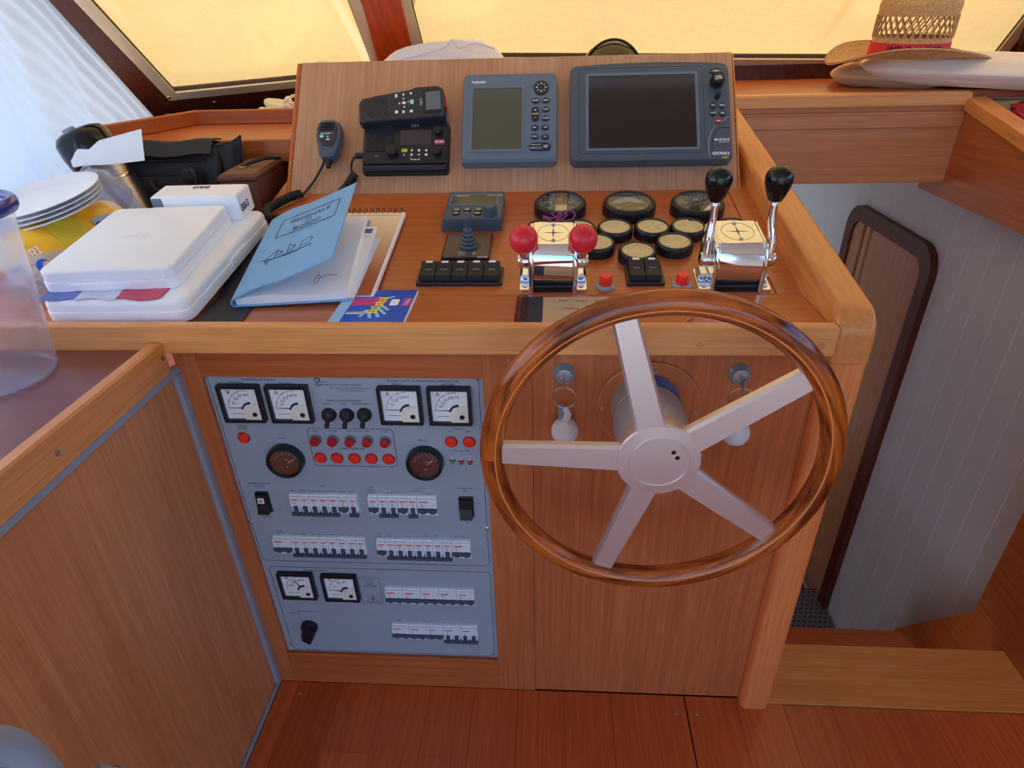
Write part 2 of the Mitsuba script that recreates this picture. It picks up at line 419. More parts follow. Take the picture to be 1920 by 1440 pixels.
st = thing('companionway_steps', 'dark wooden steps going down behind the light sill board', 'stairs')
def tread(y0, y1, z): return mv(plate(0.56, y1 - y0, 0.05, z - 0.035, z, 0.006, n=6), 0.735, (y0 + y1) / 2, 0)
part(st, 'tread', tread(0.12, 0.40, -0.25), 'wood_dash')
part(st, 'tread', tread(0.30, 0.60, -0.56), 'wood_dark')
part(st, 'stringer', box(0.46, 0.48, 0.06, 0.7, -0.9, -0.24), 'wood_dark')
mt = at(plate(0.26, 0.20, 0.02, 0, 0.004, 0.001), frame((0.985, 0.94, -0.80), (1, 0, 0), (0, 1, 0)))
part(st, 'tread_plate', mt, 'steel_plate', label='grey perforated metal plate')
hl = []
for i in range(12):
    for j in range(9):
        hl.append(mv(lathe([(0.0045, 0), (0.0045, 0.0006)], 8), 0.875 + i * 0.02 + (j % 2) * 0.01, 0.855 + j * 0.0215, -0.7962))
part(st, 'perforation', cat(hl), 'black', kind='stuff')
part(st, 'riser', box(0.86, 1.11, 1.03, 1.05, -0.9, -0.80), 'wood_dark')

sl = struct('trim', 'light wooden sill board at the top of the companionway steps')
whole(sl, box(0.4665, 1.0395, -0.0105, 0.14, -0.03, 0.004, 0.001), 'wood_sill')

# windscreen: wood, chrome frames, panes
w1 = struct('window', 'left windscreen pane in a chrome frame')
w2 = struct('window', 'wide centre windscreen pane in a chrome frame')
p1 = Polygon([(-0.6836,-0.1525), (-0.0854,-0.1075), (-0.2041,0.2755), (-0.8125,0.2757)])
p2 = Polygon([(-0.4049,0.0712), (1.3517,-0.0042), (1.2965,0.3385), (-0.3979,0.3919)])
for w, pg, F in ((w1, p1, F_LEFT), (w2, p2, F_MID)):
    part(w, 'pane', at(loft([ring2(np.array(pg.exterior.coords)[:-1] if pg.exterior.is_ccw else np.array(pg.exterior.coords)[:-1][::-1], 0)], False, True), F), 'glass')
    part(w, 'frame', at(prism(pg.buffer(0.03, join_style=2).difference(pg.buffer(-0.002)), 0.002, 0.012), F), 'chrome_warm', label='chrome frame')
    part(w, 'bead', at(prism(pg.buffer(0.002, join_style=2).difference(pg.buffer(-0.004)), 0.0, 0.005), F), 'black')
    part(w, 'board', at(prism(pg.buffer(0.16 if w == w1 else 0.09, join_style=2).difference(pg.buffer(0.025)), -0.03, 0.010), F), 'wood_dark', label='dark wooden surround')
for q in ((-0.7035,-0.1694), (-0.5825,-0.2047)):
    part(w1, 'screw', at(mv(ball(0.006, n=2, s=(1, 1, 0.5)), q[0], q[1], 0.012), F_LEFT), 'chrome', True)
tp = struct('trim', 'red brown windscreen pillar between the left and centre panes')
def pillar():
    f, k = F_LEFT, F_MID
    w = lambda F, q: (F @ np.array([q[0], q[1], 0.016, 1]))[:3]
    return slab([w(f, (-0.0724,-0.0982)), w(k, (-0.4361,0.092)), w(k, (-0.4192,0.3928)), w(f, (-0.166,0.2755))], (0, 0.63, 0.77), 0.03)
whole(tp, pillar(), 'wood_pillar')
cm = struct('trim', 'dark wooden board under the centre windscreen')
whole(cm, box(-0.62, 1.5, 1.39, 1.42, 1.10, 1.165), 'wood_dark')
rp = struct('trim', 'dark red wooden side pillar right of the centre windscreen')
whole(rp, at(prism([(1.4307,-0.0573), (1.8023,-0.1289), (1.417,0.3334), (1.2563,0.3401)], 0.002, 0.04), F_MID), 'wood_dark')

ls = struct('trim', 'wooden shelf with a raised edge under the left windscreen')
whole(ls, box(-1.13, -0.585, 0.70, 1.02, 1.035, 1.05), 'wood_dash')
part(ls, 'fiddle', box(-1.02, -0.585, 1.0, 1.02, 1.05, 1.088, 0.003), 'wood_dash')
part(ls, 'side_fiddle', at(box(0, 0.36, -0.02, 0, 1.05, 1.088, 0.003), frame((-1.125, 0.68, 0), (0.3, 1, 0), (-1, 0.3, 0))), 'wood_dash')
part(ls, 'front_lip', box(-1.13, -0.585, 0.69, 0.70, 1.0, 1.052, 0.003), 'wood_dash')
part(ls, 'back_board', box(-1.13, -0.585, 0.70, 0.71, 0.86, 1.035), 'wood_dark')
part(ls, 'ledge', box(-1.3, -0.585, 1.02, 1.5, 1.02, 1.04), 'wood_dark')

def holes(x0, x1, z0, z1, *hs):
    P = Polygon([(x0, z0), (x1, z0), (x1, z1), (x0, z1)])
    for h in hs: P = P.difference(Polygon([(h[0], h[2]), (h[1], h[2]), (h[1], h[3]), (h[0], h[3])]))
    return P
wl = struct('wall_left', 'wooden cabin side below and behind the curtain')
whole(wl, at(prism(holes(-2.2, 1.15, 0.0, 2.0, (-1.55, 0.80, 0.93, 1.9)).union(Polygon([(0.7, 0.93), (1.15, 0.93), (1.15, 0.95)])).difference(Polygon([(0.79, 0.98), (0.79, 1.9), (0.55, 1.95), (1.2, 1.95), (1.2, 1.1), (1.02, 0.98)])), 0, 0.03), FX(-1.19)), 'wood_side')
sd = struct('trim', 'dark red wooden side ledge right of the half wall')
whole(sd, box(1.08, 1.80, -2.2, 1.75, 1.015, 1.03), 'wood_dark')
fd = struct('wall_bow', 'white boards closing the fore cabin below the deck')
whole(fd, box(-0.6, 1.75, 2.6, 2.63, -1.4, 1.1), 'ceiling_white')
part(fd, 'deck', box(-1.6, 2.2, 1.45, 2.9, 1.02, 1.06), 'ceiling_white')
part(fd, 'hull_side', box(1.16, 1.18, -1.5, 2.63, -1.4, 0.985), 'ceiling_white')
part(fd, 'partition', at(prism(Polygon([(0.95, -1.4), (2.6, -1.4), (2.6, 1.02), (0.95, 1.02)]).difference(Point(2.05, 0.45).buffer(0.36)), 0, 0.02), FX(0.30)), 'ceiling_white')
ce = struct('ceiling', 'white cabin ceiling')
whole(ce, box(-1.6, 1.85, -2.3, 0.42, 1.98, 2.02), 'ceiling_white')
wa = struct('wall_aft', 'white aft bulkhead with a wide doorway behind the helm')
whole(wa, at(prism(holes(-1.6, 1.85, -0.03, 2.0, (-0.75, 0.95, 0.0, 1.86), (1.1, 1.7, 1.05, 1.7)), 0, 0.04), frame((0, -2.2, 0), (1, 0, 0), (0, 0, 1))), 'ceiling_white')
wst = struct('wall_side', 'wooden cabin side with a long window above the right ledge')
whole(wst, at(prism(holes(-2.2, 1.0, 1.03, 2.0, (-1.6, 0.55, 1.2, 1.72)), 0, 0.03), FX(1.78)), 'wood_side')

tarp = thing('tarpaulin', 'pale yellow canvas cover stretched over the outside of the windscreen', 'tarpaulin')
def tarp_mesh():
    def f(F, a0, a1, b0, b1, s):
        def fn(u, v):
            a, b = a0 + (a1 - a0) * u, b0 + (b1 - b0) * v
            h = -0.075 + 0.012 * (meshkit.fbm(np.stack([a * 3, b * 3, a * 0 + s], -1), 3) - 0.5)
            P = np.stack([a, b, h, np.ones_like(a)], -1) @ F.T
            return P[..., :3]
        return grid(fn, 50, 30)
    return cat(f(F_LEFT, -1.3, 0.03, -0.42, 1.15, 1), f(F_MID, -0.50, 1.75, -0.20, 1.25, 2))
whole(tarp, tarp_mesh(), 'tarp', True)

cu = thing('curtain', 'white curtain glowing over the left side window', 'curtain')
def curtain(u, v):
    z = 0.90 + 1.06 * v
    lead = np.where(z > 1.06, 0.998 - (z - 1.061) * 0.997, 0.998 - (1.06 - z) * 1.2)
    yy = -1.7 + (lead + 1.7) * u
    e = np.clip((1 - u) * 12, 0, 1)
    f = np.sin(2 * math.pi * (yy * 5 + 0.15 * np.sin(z * 3))) * 0.011 * e + 0.005 * np.sin(2 * math.pi * yy * 13 + 1.0) * e ** 2 + 0.006 * np.sin(2 * math.pi * (yy - lead) * 21) * u ** 8
    return -1.125 + f, yy, z
whole(cu, grid(curtain, 260, 60), 'curtain', True)

# ---------------------------------------------------------------- helm console
AL, UA = math.radians(12), math.radians(40)
F_DASH = frame((0, 0.121, 0.882), (1, 0, 0), (0, math.cos(AL), math.sin(AL)))
F_UP = frame((0, 0.5065, 0.9639), (1, 0, 0), (0, math.sin(UA), math.cos(UA)))
F_PAN = frame((0, 0.008, 0), (1, 0, 0), (0, 0, 1))
F_FRONT = frame((0, 0, 0), (1, 0, 0), (0, 0, 1))
hc = thing('helm_console', 'varnished wooden helm console with sloping dashboard and upright instrument board', 'helm console')
def fb(x0, x1, z0, z1, y0=0.0, y1=0.02): return box(x0, x1, y0, y1, z0, z1, 0.0012)
part(hc, 'stile', fb(-0.608, -0.5722, 0.0, 0.845), 'wood_front')
part(hc, 'stile', fb(-0.1085, -0.0302, 0.0, 0.845), 'wood_front')
part(hc, 'top_board', fb(-0.572, -0.1087, 0.788, 0.845), 'wood_across')
part(hc, 'bottom_board', fb(-0.572, -0.1087, 0.0, 0.0955), 'wood_across')
part(hc, 'front_panel', fb(-0.0296, 0.4072, 0.002, 0.845, 0.001), 'wood_front')
part(hc, 'backing', box(-0.6, 0.44, 0.021, 0.03, 0.0, 0.86), 'brown_black')
part(hc, 'post', mv(plate(0.058, 0.054, 0.014, 0.0, 0.8302, 0.0006, n=7), 0.437, 0.003, 0), 'wood_post', 40)
def cap_path():
    pts = [((-0.024, 0.831), (-1, 0)), ((-0.024, 0.85), (-1, 0)), ((-0.024, 0.869), (-1, 0))]
    for a in np.linspace(180, 101.1, 14): pts.append(((0.021 + 0.045 * math.cos(math.radians(a)), 0.87 + 0.045 * math.sin(math.radians(a))), (math.cos(math.radians(a)), math.sin(math.radians(a)))))
    e = pts[-1]
    for t in (0.2, 0.5, 0.9): pts.append(((e[0][0] + t * 0.9814, e[0][1] + t * 0.1925), e[1]))
    return pts
def sweep_cap(w, h, r, x0, inset=0.0):
    rings = []
    for (y, z), (ny, nz) in cap_path():
        q = rrect(w, h, r, 6)
        rings.append(np.array([(x0 + b[0], y + ny * (b[1] - h / 2 - inset), z + nz * (b[1] - h / 2 - inset)) for b in q]))
    return loft(rings)
part(hc, 'side_cap', sweep_cap(0.058, 0.078, 0.011, 0.437), 'wood_cap', 50)
part(hc, 'front_rail', box(-1.12, 0.4075, -0.03, -0.012, 0.845, 0.8935, 0.003), 'wood_rail')
for a in ((0.2153, 0.8626), (0.3874, 0.8633)):
    part(hc, 'plug', at(mv(lathe([(0.0058, 0), (0.0058, 0.0004)], 20), a[0], a[1], 0.0298), F_FRONT), 'wood_rail2')
part(hc, 'tray', box(-1.12, 0.4075, -0.012, 0.1208, 0.862, 0.882, 0.001), 'wood_tray')
part(hc, 'side_tray', box(-1.12, -0.609, 0.1212, 0.70, 0.862, 0.882, 0.001), 'wood_dash')
part(hc, 'dash_board', at(box(-0.607, 0.3665, 0.0004, 0.60, -0.02, 0.0, 0.001), F_DASH), 'wood_dash')
part(hc, 'dash_board', at(box(-0.81, -0.6075, 0.0004, 0.235, -0.02, 0.0, 0.001), F_DASH), 'wood_dash')
part(hc, 'dash_board', at(box(0.3675, 0.412, 0.0004, 0.80, -0.02, 0.0, 0.001), F_DASH), 'wood_dash')
part(hc, 'dash_side', at(prism([(0.121, 0.862), (0.70, 0.862), (0.70, 0.996), (0.121, 0.873)], 0, 0.012), FX(-0.6085)), 'wood_side')
def upper_body():
    t = np.array([0.5065 + 0.325 * math.sin(UA), 0.9639 + 0.325 * math.cos(UA)])
    P = [(0.515, 0.955), (0.518, 0.9639), (t[0] + 0.012, t[1] - 0.012), (t[0] + 0.06, t[1] - 0.012), (t[0] + 0.06, 0.955)]
    return at(prism(P, -0.580, 0.388), FX(0))
part(hc, 'board_box', upper_body(), 'wood_side')
part(hc, 'instrument_board', at(plate(0.966, 0.3255, 0.004, -0.018, 0.0, 0.003, cx=-0.093, cy=0.16275), F_UP), 'wood_teak')
part(hc, 'edge_band', at(box(-0.5865, -0.5765, 0.0, 0.3245, -0.018, 0.0003, 0.003), F_UP), 'wood_side')
part(hc, 'edge_band', at(box(0.3905, 0.394, 0.0, 0.3225, -0.018, 0.0, 0.001), F_UP), 'wood_cap')
part(hc, 'end_panel', at(prism([(0.03, -1.0), (0.92, -1.0), (0.92, 1.05), (0.03, 0.87)], 0, 0.022), FX(0.441)), 'wood_side')

# ---------------------------------------------------------------- electrical panel
ep = thing('electrical_panel', 'grey electrical switch panel with meters and breakers set into the console front', 'switch panel')
def pp(name, m, mt, smooth=False, label=None, parent=None, kind=None): return part(parent or ep, name, at(m, F_PAN), mt, smooth, label, kind)
pp('plate', plate(0.4625, 0.691, 0.002, -0.003, 0.0, 0.0008, cx=-0.3403, cy=0.442), 'panel_grey')
def outline(x0, x1, z0, z1, w=0.0009, r=0.008, gap=None):
    o = Polygon(rrect(x1 - x0, z1 - z0, r, 5, (x0 + x1) / 2, (z0 + z1) / 2)); g = o.buffer(-w)
    d = o.difference(g)
    if gap: d = d.difference(Polygon([(gap[0], z1 - 0.004), (gap[1], z1 - 0.004), (gap[1], z1 + 0.004), (gap[0], z1 + 0.004)]))
    return prism(d, 0.0, 0.0003)
gu = [(-0.5663,0.4595), (-0.1162,0.4552), (-0.4651,0.3676)]
gl = [(-0.5594,0.2941), (-0.4816,0.3519), (-0.4825,0.116), (-0.1161,0.2434)]
pp('engraved_line', outline(gu[0][0] - 0.001, gu[1][0], gu[2][1], 0.80, r=0.012), 'ink')
pp('engraved_line', outline(gl[0][0], gl[3][0], 0.1005, gl[1][1], r=0.010), 'ink')
b0, b1, b2, b3 = (-0.4186,0.6854), (-0.2675,0.6848), (-0.4185,0.6042), (-0.2683,0.6043)
pp('engraved_line', outline((b0[0] + b2[0]) / 2, (b1[0] + b3[0]) / 2, (b2[1] + b3[1]) / 2, (b0[1] + b1[1]) / 2, gap=((b0[0] * 0.7 + b1[0] * 0.3), (b0[0] * 0.32 + b1[0] * 0.68))), 'ink')
def words(s, q, h, parent=None, mt='ink', z=0.0, bold=False, name='lettering'):
    m = text(s, h, bold, 0.0003); return pp(name, mv(m, q[0], q[1], z), mt, parent=parent)

def meter(q, unit, nums, ang, parent_size=0.072):
    x, z = q[0] + 0.036, q[1] - 0.036
    M = lambda m: mv(m, x, z, 0)
    k = pp('meter', M(cat(prism(Polygon(rrect(.072, .072, .002)).difference(Polygon(rrect(.0605, .0605, .001))), 0, 0.010), box(-.032, .032, -.032, .032, 0, 0.003))), 'black')
    pp('dial', M(box(-0.0303, 0.0303, -0.0303, 0.0303, 0.003, 0.005, 0.0003)), 'dial_white', parent=k)
    c = np.array([0.010, -0.0085])
    arc = Point(*c).buffer(0.0345, 48).difference(Point(*c).buffer(0.0338, 48)).intersection(Polygon([c, c + (-0.06, 0), c + (-0.06, 0.06), c + (0.0, 0.06)]))
    ms = [prism(arc, 0.005, 0.0053)]
    n = len(nums)
    for i, s in enumerate(nums):
        a = math.radians(180 - 90 * i / (n - 1))
        d = np.array([math.cos(a), math.sin(a)])
        ms.append(at(box(0.031, 0.0352, -0.0004, 0.0004, 0.005, 0.0053, 0.0001), frame((c[0], c[1], 0), (d[0], d[1], 0), (-d[1], d[0], 0))))
        if i: e = c + d * 0.0255; ms.append(mv(text(s, 0.0046, False, 0.0003), e[0], e[1], 0.005))
    ms.append(mv(text(unit, 0.0075, unit == 'V', 0.0003), -0.019, 0.022, 0.005))
    ms.append(mv(box(-0.018, 0.003, -0.0004, 0.0004, 0, 0.0002, 0.0001), -0.004, -0.020, 0.005))
    pp('scale', M(cat(ms)), 'ink', parent=k)
    d = np.array([math.cos(math.radians(ang)), math.sin(math.radians(ang))])
    pp('needle', M(at(loft([ring2([(0.002, -0.0006), (0.030, -0.0003), (0.030, 0.0003), (0.002, 0.0006)], 0.0055), ring2([(0.002, -0.0006), (0.030, -0.0003), (0.030, 0.0003), (0.002, 0.0006)], 0.0062)]), frame((c[0], c[1], 0), (d[0], d[1], 0), (-d[1], d[0], 0)))), 'black', parent=k)
    cov = [(0.0303, -0.0303), (0.0303, 0.000)] + [(0.0145 + 0.0135 * math.cos(a), -0.0135 + 0.0135 * math.sin(a)) for a in np.linspace(math.pi / 2, math.pi, 9)] + [(0.001, -0.0303)]
    pp('cover', M(prism(cov, 0.005, 0.0085)), 'cream', parent=k)
    ar = Point(0.0145, -0.0135).buffer(0.0165, 24).difference(Point(0.0145, -0.0135).buffer(0.0136, 24)).intersection(Polygon([(0.0145, -0.0135), (0.0145, 0.05), (-0.035, 0.05), (-0.035, -0.004)]))
    pp('pointer_arc', M(prism(ar, 0.005, 0.0075)), 'black', parent=k)
    pp('adjuster', M(mv(lathe([(0.0042, 0.0085), (0.0042, 0.0096), (0.0034, 0.0102)], 20), 0.0195, -0.0195, 0)), 'black', parent=k)
MT = [((-0.5529,0.772), 'V', ['0', '10', '20', '30', '40'], 180), ((-0.4708,0.7719), 'A', ['0', '20', '40', '60', '80', '100'], 179),
      ((-0.2839,0.7709), 'A', ['0', '50', '100', '150', '200'], 180), ((-0.2017,0.7708), 'A', ['0', '20', '40', '60', '80', '100'], 180),
      ((-0.5437,0.3403), 'V', ['0', '100', '150', '200', '300'], 122), ((-0.4554,0.338), 'A', ['0', '10', '20', '30'], 178)]
for a in MT: meter(*a)

for q in ((-0.3727,0.7135), (-0.3424,0.7133), (-0.3123,0.7143)):
    k = pp('toggle_switch', mv(lathe([(0.0125, 0), (0.0125, 0.003), (0.011, 0.008), (0.007, 0.012), (0.004, 0.0135)], 24), *q, 0), 'black_soft', 40)
    pp('toggle', at(lathe([(0.0038, 0), (0.0036, 0.012), (0.0042, 0.017), (0.003, 0.0205), (0.0001, 0.021)], 14), F_PAN @ np.eye(4)) if False else mv(at(lathe([(0.0038, 0), (0.0034, 0.010), (0.0042, 0.0165), (0.003, 0.0200), (0.0001, 0.0205)], 14), frame((0, 0, 0.008), (1, 0, 0), (0, 0.75, 0.66))), *q, 0), 'black_soft', 40, parent=k)
def lamp(q, name, mt, r=0.0092, h=0.006, bez='slate'):
    k = pp(name, mv(lathe([(r + 0.0018, 0), (r + 0.0018, 0.0022), (r + 0.0004, 0.0034)], 24), *q, 0), bez, 40)
    pp('lens', mv(lathe([(r, 0), (r, h - 0.002), (r * 0.93, h - 0.0006), (r * 0.6, h), (0.0001, h)], 24), *q, 0), mt, 40, parent=k)
for q in ((-0.4048,0.662), (-0.3747,0.6615), (-0.3442,0.6613), (-0.3141,0.6611), (-0.2831,0.6607)):
    lamp(q, 'push_button', 'red_dark', 0.0080, 0.013, 'slate')
for q in ((-0.4043,0.6229), (-0.3743,0.6227), (-0.3431,0.6226), (-0.3132,0.6224), (-0.2825,0.622), (-0.5333,0.6636), (-0.1694,0.6607), (-0.1386,0.6608)):
    lamp(q, 'indicator_lamp', 'red_lamp', 0.0092, 0.0055, 'red_dark')
for q, c in (((-0.1694,0.6217), 'green_lamp'), ((-0.1543,0.6206), 'red_dark'), ((-0.1391,0.6203), 'red_dark')):
    lamp(q, 'small_lamp', c, 0.0034, 0.009, 'steel')
for q, na in (((-0.4655,0.6193), 32), ((-0.2177,0.6189), 40)):
    k = pp('gauge', mv(lathe([(0.0325, 0), (0.0325, 0.012), (0.031, 0.017), (0.0285, 0.018), (0.0262, 0.014), (0.0262, 0.006), (0.0001, 0.006)], 40), *q, 0), 'black', 40)
    pp('dial', mv(lathe([(0.0262, 0.006), (0.0262, 0.0066)], 32), *q, 0), 'gauge_brown', parent=k)
    tk = []
    for a in np.linspace(25, 155, 8): tk.append(at(box(0.0185, 0.0215, -0.0005, 0.0005, 0.0066, 0.0069, 0.0001), frame((0, -0.004, 0), (math.cos(math.radians(a)), math.sin(math.radians(a)), 0), (-math.sin(math.radians(a)), math.cos(math.radians(a)), 0))))
    tk.append(mv(box(-0.004, 0.004, -0.0004, 0.0004, 0.0066, 0.0069, 0.0001), 0.002, 0.002, 0)); tk.append(mv(box(-0.003, 0.003, -0.0004, 0.0004, 0.0066, 0.0069, 0.0001), 0.0, -0.014, 0))
    pp('scale', mv(cat(tk), *q, 0), 'white_ink', parent=k)
    a = math.radians(na)
    pp('needle', mv(at(box(0.004, 0.018, -0.0006, 0.0006, 0.0072, 0.0078, 0.0002), frame((0, -0.006, 0), (math.cos(a), math.sin(a), 0), (-math.sin(a), math.cos(a), 0))), *q, 0), 'white_ink', parent=k)
    pp('glass', mv(lathe([(0.0262, 0.0135), (0.0001, 0.0135)], 32, False, False), *q, 0), 'lens', parent=k)
def rocker(q, w, h, icon):
    k = pp('rocker_switch', mv(plate(w, h, 0.002, 0, 0.004, 0.001), *q, 0), 'black')
    pr = [(-h / 2 + .003, 0.004), (h / 2 - .003, 0.004), (h / 2 - .003, 0.008), (0.0, 0.0095), (-h / 2 + .003, 0.015)]
    pp('key', mv(at(prism(pr, -w / 2 + .002, w / 2 - .002), frame((0, 0, 0), (0, 1, 0), (0, 0, 1))), *q, 0), 'black', parent=k)
    if icon:
        pp('marking', mv(at(box(-0.006, 0.006, -0.006, 0.006, 0, 0.0004, 0.0001), frame((-0.001, 0.008, 0.0091), (1, 0, 0), (0, 1, -0.08))), *q, 0), 'white_plastic', parent=k)
        pp('symbol', mv(at(prism(Polygon(rrect(.0072, .006, .002)).difference(Polygon(rrect(.005, .004, .001))).union(Polygon(rrect(.001, .008, .0004))), 0, 0.0003), frame((-0.001, 0.008, 0.0096), (1, 0, 0), (0, 1, -0.08))), *q, 0), 'ink', parent=k)
rocker((-0.5297,0.5199), 0.0245, 0.047, True)
rocker((-0.1521,0.5169), 0.0265, 0.047, False)
q = (-0.5077,0.1785)
k = pp('rotary_switch', mv(lathe([(0.0175, 0), (0.0175, 0.007), (0.0155, 0.010), (0.0001, 0.010)], 32), *q, 0), 'black', 40)
kp = [(-0.013, -0.002), (-0.006, 0.014), (0.004, 0.015), (0.014, -0.010), (0.004, -0.030), (-0.013, -0.016)]
kc = np.array(kp) - np.mean(kp, 0)
pp('handle', mv(loft([ring2(np.array(kp)[::-1], 0.010), ring2(np.array(kp)[::-1], 0.022), ring2((kc * 0.84 + np.mean(kp, 0))[::-1], 0.027)]), *q, 0), 'black', parent=k)
pp('marking', mv(box(-0.0095, -0.0087, -0.012, 0.004, 0.027, 0.0273, 0.0001), *q, 0), 'grey_trim', parent=k)
# warning sign
w0, w1_, w2_, w3_ = (-0.3805,0.3271), (-0.3397,0.3276), (-0.383,0.2526), (-0.3405,0.2534)
wx0, wx1, wz0, wz1 = (w0[0] + w2_[0]) / 2, (w1_[0] + w3_[0]) / 2, (w2_[1] + w3_[1]) / 2, (w0[1] + w1_[1]) / 2
k = pp('warning_sign', outline(wx0, wx1, wz0, wz1, 0.0006, 0.001), 'ink')
wc = (wx0 + wx1) / 2
for i, s in enumerate(('ATTENZIONE', 'CIRCUITO', 'CORRENTE', 'SOTTO TENSIONE')): words(s, (wc, wz1 - 0.006 - 0.0062 * i), 0.0024 if i == 0 else 0.0021, k)
tr = Polygon([(wc - 0.011, wz0 + 0.005), (wc + 0.013, wz0 + 0.005), (wc + 0.001, wz0 + 0.026)])
bolt = Polygon([(wc + 0.002, wz0 + 0.0215), (wc - 0.0025, wz0 + 0.0135), (wc + 0.0003, wz0 + 0.014), (wc - 0.001, wz0 + 0.007), (wc + 0.0045, wz0 + 0.0155), (wc + 0.0015, wz0 + 0.015)])
pp('warning_triangle', prism(unary_union([tr.difference(tr.buffer(-0.0007)), bolt]), 0, 0.0003), 'ink', parent=k)
for q in ((-0.568,0.787), (-0.1183,0.7851), (-0.5668,0.4684), (-0.117,0.4659), (-0.5614,0.1197), (-0.1186,0.1106)):
    pp('screw', mv(lathe([(0.0042, 0), (0.0036, 0.0018), (0.0016, 0.0026), (0.0001, 0.0027)], 16), *q, 0), 'chrome', 40)

def breaker(x, zt, poles, down, name='breaker'):
    """45 mm tall breaker, its lever down (bar at the bottom) or up"""
    W = 0.018 * poles; H = 0.045; h = 0.012
    ms = [box(x + 0.0003, x + W - 0.0003, zt - H, zt, 0, 0.007, 0.0004), box(x + 0.0003, x + W - 0.0003, zt - 0.0245, zt - 0.0035, 0.006, h, 0.0008)]
    lv = []
    for i in range(poles):
        a = x + 0.018 * i
        for s in (0.0022, 0.0132): ms.append(box(a + s, a + s + 0.003, zt - 0.0405, zt - 0.0245, 0.006, 0.0115, 0.0004))
        lv.append(box(a + 0.0053, a + 0.0129, zt - (0.041 if down else 0.0375), zt - 0.0255, 0.006, 0.0135, 0.0006))
    if down: lv.append(box(x + 0.0008, x + W - 0.0006, zt - 0.0450, zt - 0.0390, 0.0085, 0.0165, 0.0008))
    else: lv.append(box(x + 0.0008, x + W - 0.0006, zt - 0.0318, zt - 0.0252, 0.0085, 0.0165, 0.0008))
    k = pp(name, cat(ms), 'breaker_white')
    pp('lever', cat(lv), 'lever', parent=k)
    wd = 0.0105 if poles == 1 else 0.0150
    mk = [box(x + 0.0048, x + 0.0048 + wd, zt - 0.0112, zt - 0.0083, h, h + 0.0003, 0.0001)]
    pp('marking', cat(mk), 'orange_red', parent=k)
    sm = [box(x + 0.0058, x + 0.0118, zt - 0.0146, zt - 0.0139, h, h + 0.0002, 0.0001), box(x + 0.0068, x + 0.0112, zt - 0.0172, zt - 0.0166, h, h + 0.0002, 0.0001), box(x + 0.0078, x + 0.0102, zt - 0.0205, zt - 0.0180, h, h + 0.0002, 0.0001), box(x + 0.0012, x + 0.0026, zt - 0.0085, zt - 0.0070, h, h + 0.0002, 0.0001)]
    pp('small_print', cat(sm), 'grey_trim', parent=k)
def row(q, spec):
    x, z = q
    for poles, down in spec:
        breaker(x, z, poles, down); x += 0.018 * poles
r1, r2, r3, r4, r5, r6 = (-0.4757,0.5442), (-0.3301,0.5446), (-0.5302,0.4398), (-0.3288,0.4386), (-0.3286,0.3086), (-0.3277,0.2018)
row(r1, [(1, 1)] * 5 + [(1, 0), (1, 1)])
row(r2, [(1, 0), (1, 1), (1, 1), (1, 0), (1, 1), (2, 0)])
row(r3, [(2, 0)] + [(1, 1)] * 8)
row(r4, [(1, 0)] + [(1, 1)] * 7 + [(2, 0)])
row(r5, [(2, 0)] * 5)
row(r6, [(2, 0)] * 3 + [(2, 1)] * 2)

words('CONTROLLO 24V DC', (-0.4805,0.7796), 0.0042)
words('TENSIONE', (-0.5212,0.7732), 0.0036)
words('CONSUMO', (-0.4384,0.7726), 0.0036)
words('RICARICA BATT. ALTERNATORI VAPORIZZATORI', (-0.207,0.7787), 0.0036)
words('SERVIZI', (-0.2493,0.7721), 0.0036)
words('MOTORE', (-0.1667,0.7723), 0.0036, bold=True)
lg = (-0.3818,0.7759)
pp('emblem', mv(prism(unary_union([LineString([(-0.004, 0.0065), (0.0035, 0.0065), (0.0042, 0.0015), (-0.0005, 0.0), (-0.0005, -0.003)]).buffer(0.0009), LineString([(-0.0035, 0.005), (-0.0035, -0.0065), (0.004, -0.0065), (0.004, -0.003)]).buffer(0.0006)]), 0, 0.0003), *lg, 0), 'ink')
words('EDIMA', (-0.371,0.7758), 0.0022)
words('ELETTRONAUTICA di IMPIANTI NAVALI', (-0.3452,0.7707), 0.0026)
words('VIA S. ROCCO 21 - IMPIANTI ELETTRICI NAVALI', (-0.3306,0.7645), 0.0020)
words('TEL. TELEFONO   FAX TELEFAX', (-0.3252,0.7595), 0.0020)
words('FANALI DI NAVIGAZIONE', (-0.344,0.7403), 0.0034)
words('FONDA', (-0.3745,0.7341), 0.0030)
words('D.N.V.', (-0.3439,0.7341), 0.0030)
words('CORONAMENTO', (-0.3139,0.7341), 0.0030)
words('ALLARME ACQUA IN SENTINA', (-0.3432,0.6844), 0.0028)
words('PRUA', (-0.4046,0.6791), 0.0024)
words('CUCINA', (-0.3742,0.6795), 0.0024)
words('SALA', (-0.3434,0.6792), 0.0024)
words('MOTORE', (-0.3283,0.6794), 0.0024)
words('POPPA', (-0.3132,0.6796), 0.0024)
words('DOCCIA', (-0.2826,0.6791), 0.0024)
words('POMPE IN FUNZIONE', (-0.3438,0.6428), 0.0030)
words('CARICATA', (-0.5314,0.6873), 0.0024)
words('BATTERIA', (-0.5315,0.6826), 0.0024)
words('GASOLIO', (-0.4664,0.6632), 0.0026)
words('SERBATOI', (-0.2194,0.6622), 0.0026)
words('POMPE SOTTO', (-0.1545,0.6865), 0.0024)
words('PRUA', (-0.1696,0.6815), 0.0022)
words('POPPA', (-0.139,0.6813), 0.0022)
words('LIVELLO ACQUE NERE', (-0.1541,0.6409), 0.0021)
for s, q in (('1/4', (-0.1684,0.6353)), ('1/2', (-0.1539,0.6355)), ('3/4', (-0.1388,0.6355))): words(s, q, 0.0021)
words('INTERRUTTORE GENERALE', (-0.53,0.5622), 0.0022)
